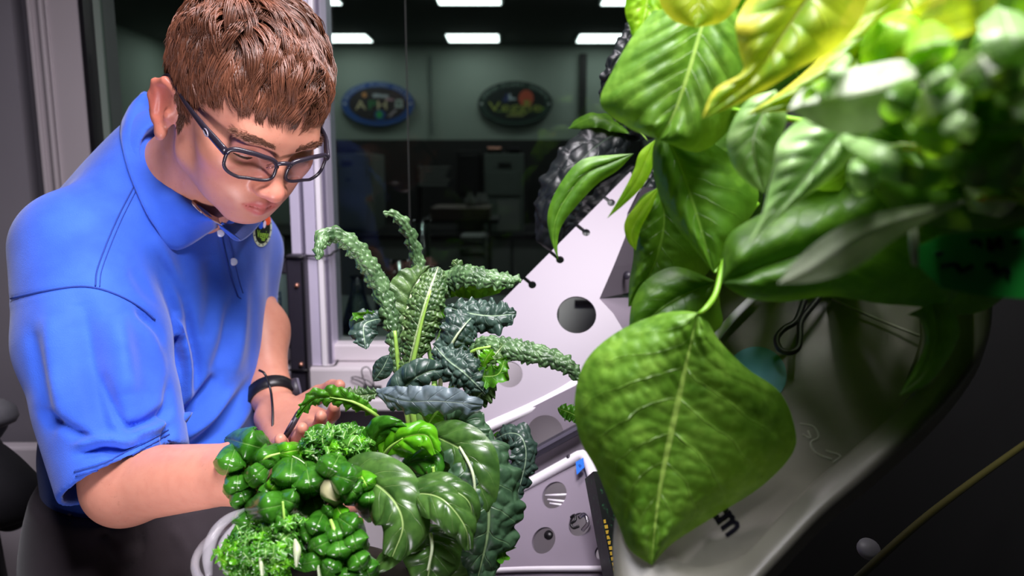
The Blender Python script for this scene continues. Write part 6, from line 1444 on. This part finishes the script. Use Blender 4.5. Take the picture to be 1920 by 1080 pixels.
# near, blurred leaves of the shoot tips
M['tip_white'] = M['bean_under']
for k, (cx, cy, d, an, ln, hw, mt) in enumerate(((1742, 88, .30, 80, 70, 38, 'bean_lime'), (1735, 125, .30, 70, 60, 24, 'bean_lime'), (1560, 140, .34, -60, 70, 16, 'bean_pale'), (1530, 165, .35, 150, 50, 12, 'bean_lime'), (1760, 150, .29, 60, 70, 22, 'bean_pale'), (1790, 180, .29, 40, 90, 30, 'bean_pale'),
        (1730, 235, .30, 80, 90, 40, 'bean_lime'), (1795, 232, .28, 20, 90, 20, 'bean_pale'), (1850, 130, .30, -30, 120, 30, 'bean_under'), (1870, 160, .30, -20, 120, 26, 'bean'), (1905, 80, .30, 70, 170, 44, 'bean_pale'), (1820, 20, .34, -20, 160, 40, 'bean_yellow'), (1890, 30, .36, 10, 140, 36, 'bean_dark'),
        (1660, 285, .33, 20, 120, 20, 'bean_pale'), (1700, 330, .34, 10, 150, 22, 'bean_dark'), (1620, 320, .34, 100, 70, 24, 'bean_pale'), (1880, 270, .33, 60, 150, 40, 'bean_dark'), (1830, 330, .36, 15, 180, 40, 'bean_dark'), (1905, 220, .31, 100, 120, 36, 'bean_dark'), (1690, 190, .33, 120, 70, 26, 'bean_dark'),
        (1820, 210, .36, 60, 160, 60, 'bean_dark'), (1660, 60, .38, -40, 200, 44, 'bean_lime'), (1760, 30, .40, -35, 240, 40, 'bean_yellow'), (1850, 380, .40, 10, 220, 30, 'bean_under'), (1840, 80, .42, -30, 240, 70, 'bean_dark'), (1760, 260, .44, 20, 260, 80, 'bean_dark'), (1890, 310, .45, 80, 240, 90, 'bean_dark'), (1650, 240, .44, 30, 220, 60, 'bean_dark'), (1560, 340, .46, -30, 240, 60, 'bean_dark'), (1480, 60, .52, 80, 260, 120, 'bean'), (1330, 330, .60, 80, 300, 100, 'bean_dark'), (1420, 470, .56, 0, 180, 60, 'bean_dark'), (1700, 500, .52, 5, 300, 70, 'bean_dark'))):
    near = d < 0.37
    spoon(bean, cx, cy, d*0.84 if near else d, an, ln*(1.35 if near else 1), hw*(1.15 if near else 1), mt, 0.55, 0.7*math.sin(k*2.3), (0.0004, 4, 1.2), 30, 13)
for pts, r in (([(1308, 590, .50), (1322, 580, .50), (1340, 555, .51), (1350, 520, .52), (1360, 470, .54)], [1.3, 1.9, 2.0, 2.0, 1.8]), ([(1345, 528, .55), (1352, 500, .545), (1356, 470, .545), (1420, 380, .55)], [1.4, 1.7, 1.9, 2.0]),
               ([(1340, 512, .53), (1350, 490, .535), (1360, 470, .54)], [1, 1.4, 1.6]), ([(1640, 285, .345), (1700, 275, .335), (1790, 300, .335), (1880, 340, .34), (1960, 390, .35)], [1.3, 1.7, 2.0, 2.2, 2.4]),
               ([(1742, 60, .30), (1745, 120, .30), (1760, 180, .295), (1790, 240, .30), (1850, 320, .33)], [1.2, 1.6, 1.8, 2.2, 2.4]), ([(1240, 240, .53), (1300, 200, .53), (1400, 210, .50), (1520, 230, .46)], [1.3, 1.5, 1.8, 2]), ([(1830, 372, .34), (1900, 372, .35), (1960, 390, .35)], [1.6, 1.8, 2.2])):
    stalk('stem', pts, r, M['bean_stem'], bean)
stake = lathe('plant_marker_peg', P(1716, 500, .36), [(0, 0), (0.0016, 0.001), (0.0022, 0.012), (0.0018, 0.020), (0, 0.022)], M['bean_under'], None, 12, axis=(-0.15, 0, 1)); tag(stake, 'small pale peg hanging beside the green tag', 'peg')
# level leaves added above the view, an upper canopy to shade the tray
for cx, cy, d, an, ln, hw in ((1450, -60, .52, 10, 330, 120), (1700, -90, .55, -15, 340, 130), (1880, -40, .58, 20, 340, 120), (1580, -150, .60, 170, 360, 130), (1780, -190, .62, 5, 380, 140), (1400, -190, .62, 30, 300, 110), (1950, -130, .52, 60, 300, 110)):
    a = math.radians(an); r = np.array([math.cos(a), math.sin(a), 0]); c = P(cx, cy, d); h = ln/2*d/FPX
    pts = [c-r*h+np.array([0, 0, -0.01]), c-r*h*0.4, c+r*h*0.4, c+r*h+np.array([0, 0, -0.03])]
    mp = []
    for q in pts:
        x_, y_, d_ = project(q[None]); mp.append((float(x_[0]), float(y_[0]), float(d_[0])))
    leaf('leaf', mp, hw, M['bean'], bean, 40, 19, 0, 0.5, quilt=(0.0015, 6, 1.8), nref=(0, -0.1, 1))
# green plant tag, out of focus
GP = Plane(P(1730, 480, .37), P(1925, 440, .36), P(1740, 560, .37))
tgp = thing('plant_tag', 'green plastic plant tag with dark handwriting at the right edge', 'tag', GP.p(1830, 500))
q = [GP.p(*a) for a in ((1722, 462), (1770, 440), (1960, 425), (1960, 562), (1850, 556), (1765, 540), (1724, 500))]; V = q+[p-GP.n*0.001 for p in q]; k = len(q)
mesh_obj('tag_face', V, [tuple(range(k)), tuple(range(2*k-1, k-1, -1))]+[(i, k+i, k+(i+1) % k, (i+1) % k) for i in range(k)], plain('tag_green', '#0e7a24', 0.45, 0.1, 30), tgp, False)
def scrawl(pts): tube('handwriting', [GP.p(a, b, 0.0012) for a, b in pts], 0.0010, M['ink'], tgp, 6, n=24)
for pts in (((1818, 456), (1830, 452), (1838, 462)), ((1852, 446), (1856, 470), (1872, 446), (1874, 468)), ((1752, 478), (1766, 474)), ((1762, 500), (1790, 496), (1800, 508), (1822, 498)), ((1846, 500), (1862, 496), (1864, 512), (1884, 505), (1892, 516)), ((1898, 456), (1914, 450))): scrawl(pts)
# ---- dark savoy kale behind the bean leaves
sav = thing('savoy_kale', 'dark purple-black puckered kale leaves behind the bean leaves', 'kale', P(1150, 480, 1.28))
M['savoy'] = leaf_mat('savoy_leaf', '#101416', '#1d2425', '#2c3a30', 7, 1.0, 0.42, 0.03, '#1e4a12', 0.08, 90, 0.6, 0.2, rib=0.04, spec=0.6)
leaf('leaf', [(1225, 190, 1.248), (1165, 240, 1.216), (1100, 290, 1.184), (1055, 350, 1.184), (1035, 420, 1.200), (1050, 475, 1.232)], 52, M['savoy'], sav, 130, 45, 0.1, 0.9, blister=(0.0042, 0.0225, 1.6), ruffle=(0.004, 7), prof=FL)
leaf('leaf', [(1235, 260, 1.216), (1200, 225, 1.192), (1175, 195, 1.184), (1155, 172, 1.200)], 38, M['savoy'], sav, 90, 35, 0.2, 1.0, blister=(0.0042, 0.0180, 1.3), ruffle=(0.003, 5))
leaf('leaf', [(1180, 250, 1.200), (1120, 220, 1.192), (1065, 240, 1.216)], 20, M['bean_dark'], sav, 50, 17, 0.6, 0.8, ruffle=(0.002, 3))
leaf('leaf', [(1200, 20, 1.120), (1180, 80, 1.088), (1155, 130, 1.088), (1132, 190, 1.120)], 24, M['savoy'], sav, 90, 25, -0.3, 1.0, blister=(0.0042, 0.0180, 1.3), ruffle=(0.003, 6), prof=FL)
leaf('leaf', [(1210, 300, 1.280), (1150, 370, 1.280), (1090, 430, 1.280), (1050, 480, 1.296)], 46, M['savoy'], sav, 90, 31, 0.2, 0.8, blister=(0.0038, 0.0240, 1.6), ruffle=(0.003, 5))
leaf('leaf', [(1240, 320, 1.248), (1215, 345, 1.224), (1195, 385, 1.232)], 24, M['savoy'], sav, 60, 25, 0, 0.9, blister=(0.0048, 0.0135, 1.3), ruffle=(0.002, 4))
stalk('stem', [(1300, 420, 1.38), (1250, 330, 1.360), (1225, 230, 1.264), (1180, 235, 1.224)], [5, 4.5, 3.5, 2], M['stem_green'], sav)
stalk('tendril', [(1195, 205, 1.176), (1200, 240, 1.173), (1215, 265, 1.176), (1198, 240, 1.171), (1225, 238, 1.173), (1245, 240, 1.184)], [.8, .8, .7, .7, .6, .4], M['stem_lime'], sav)
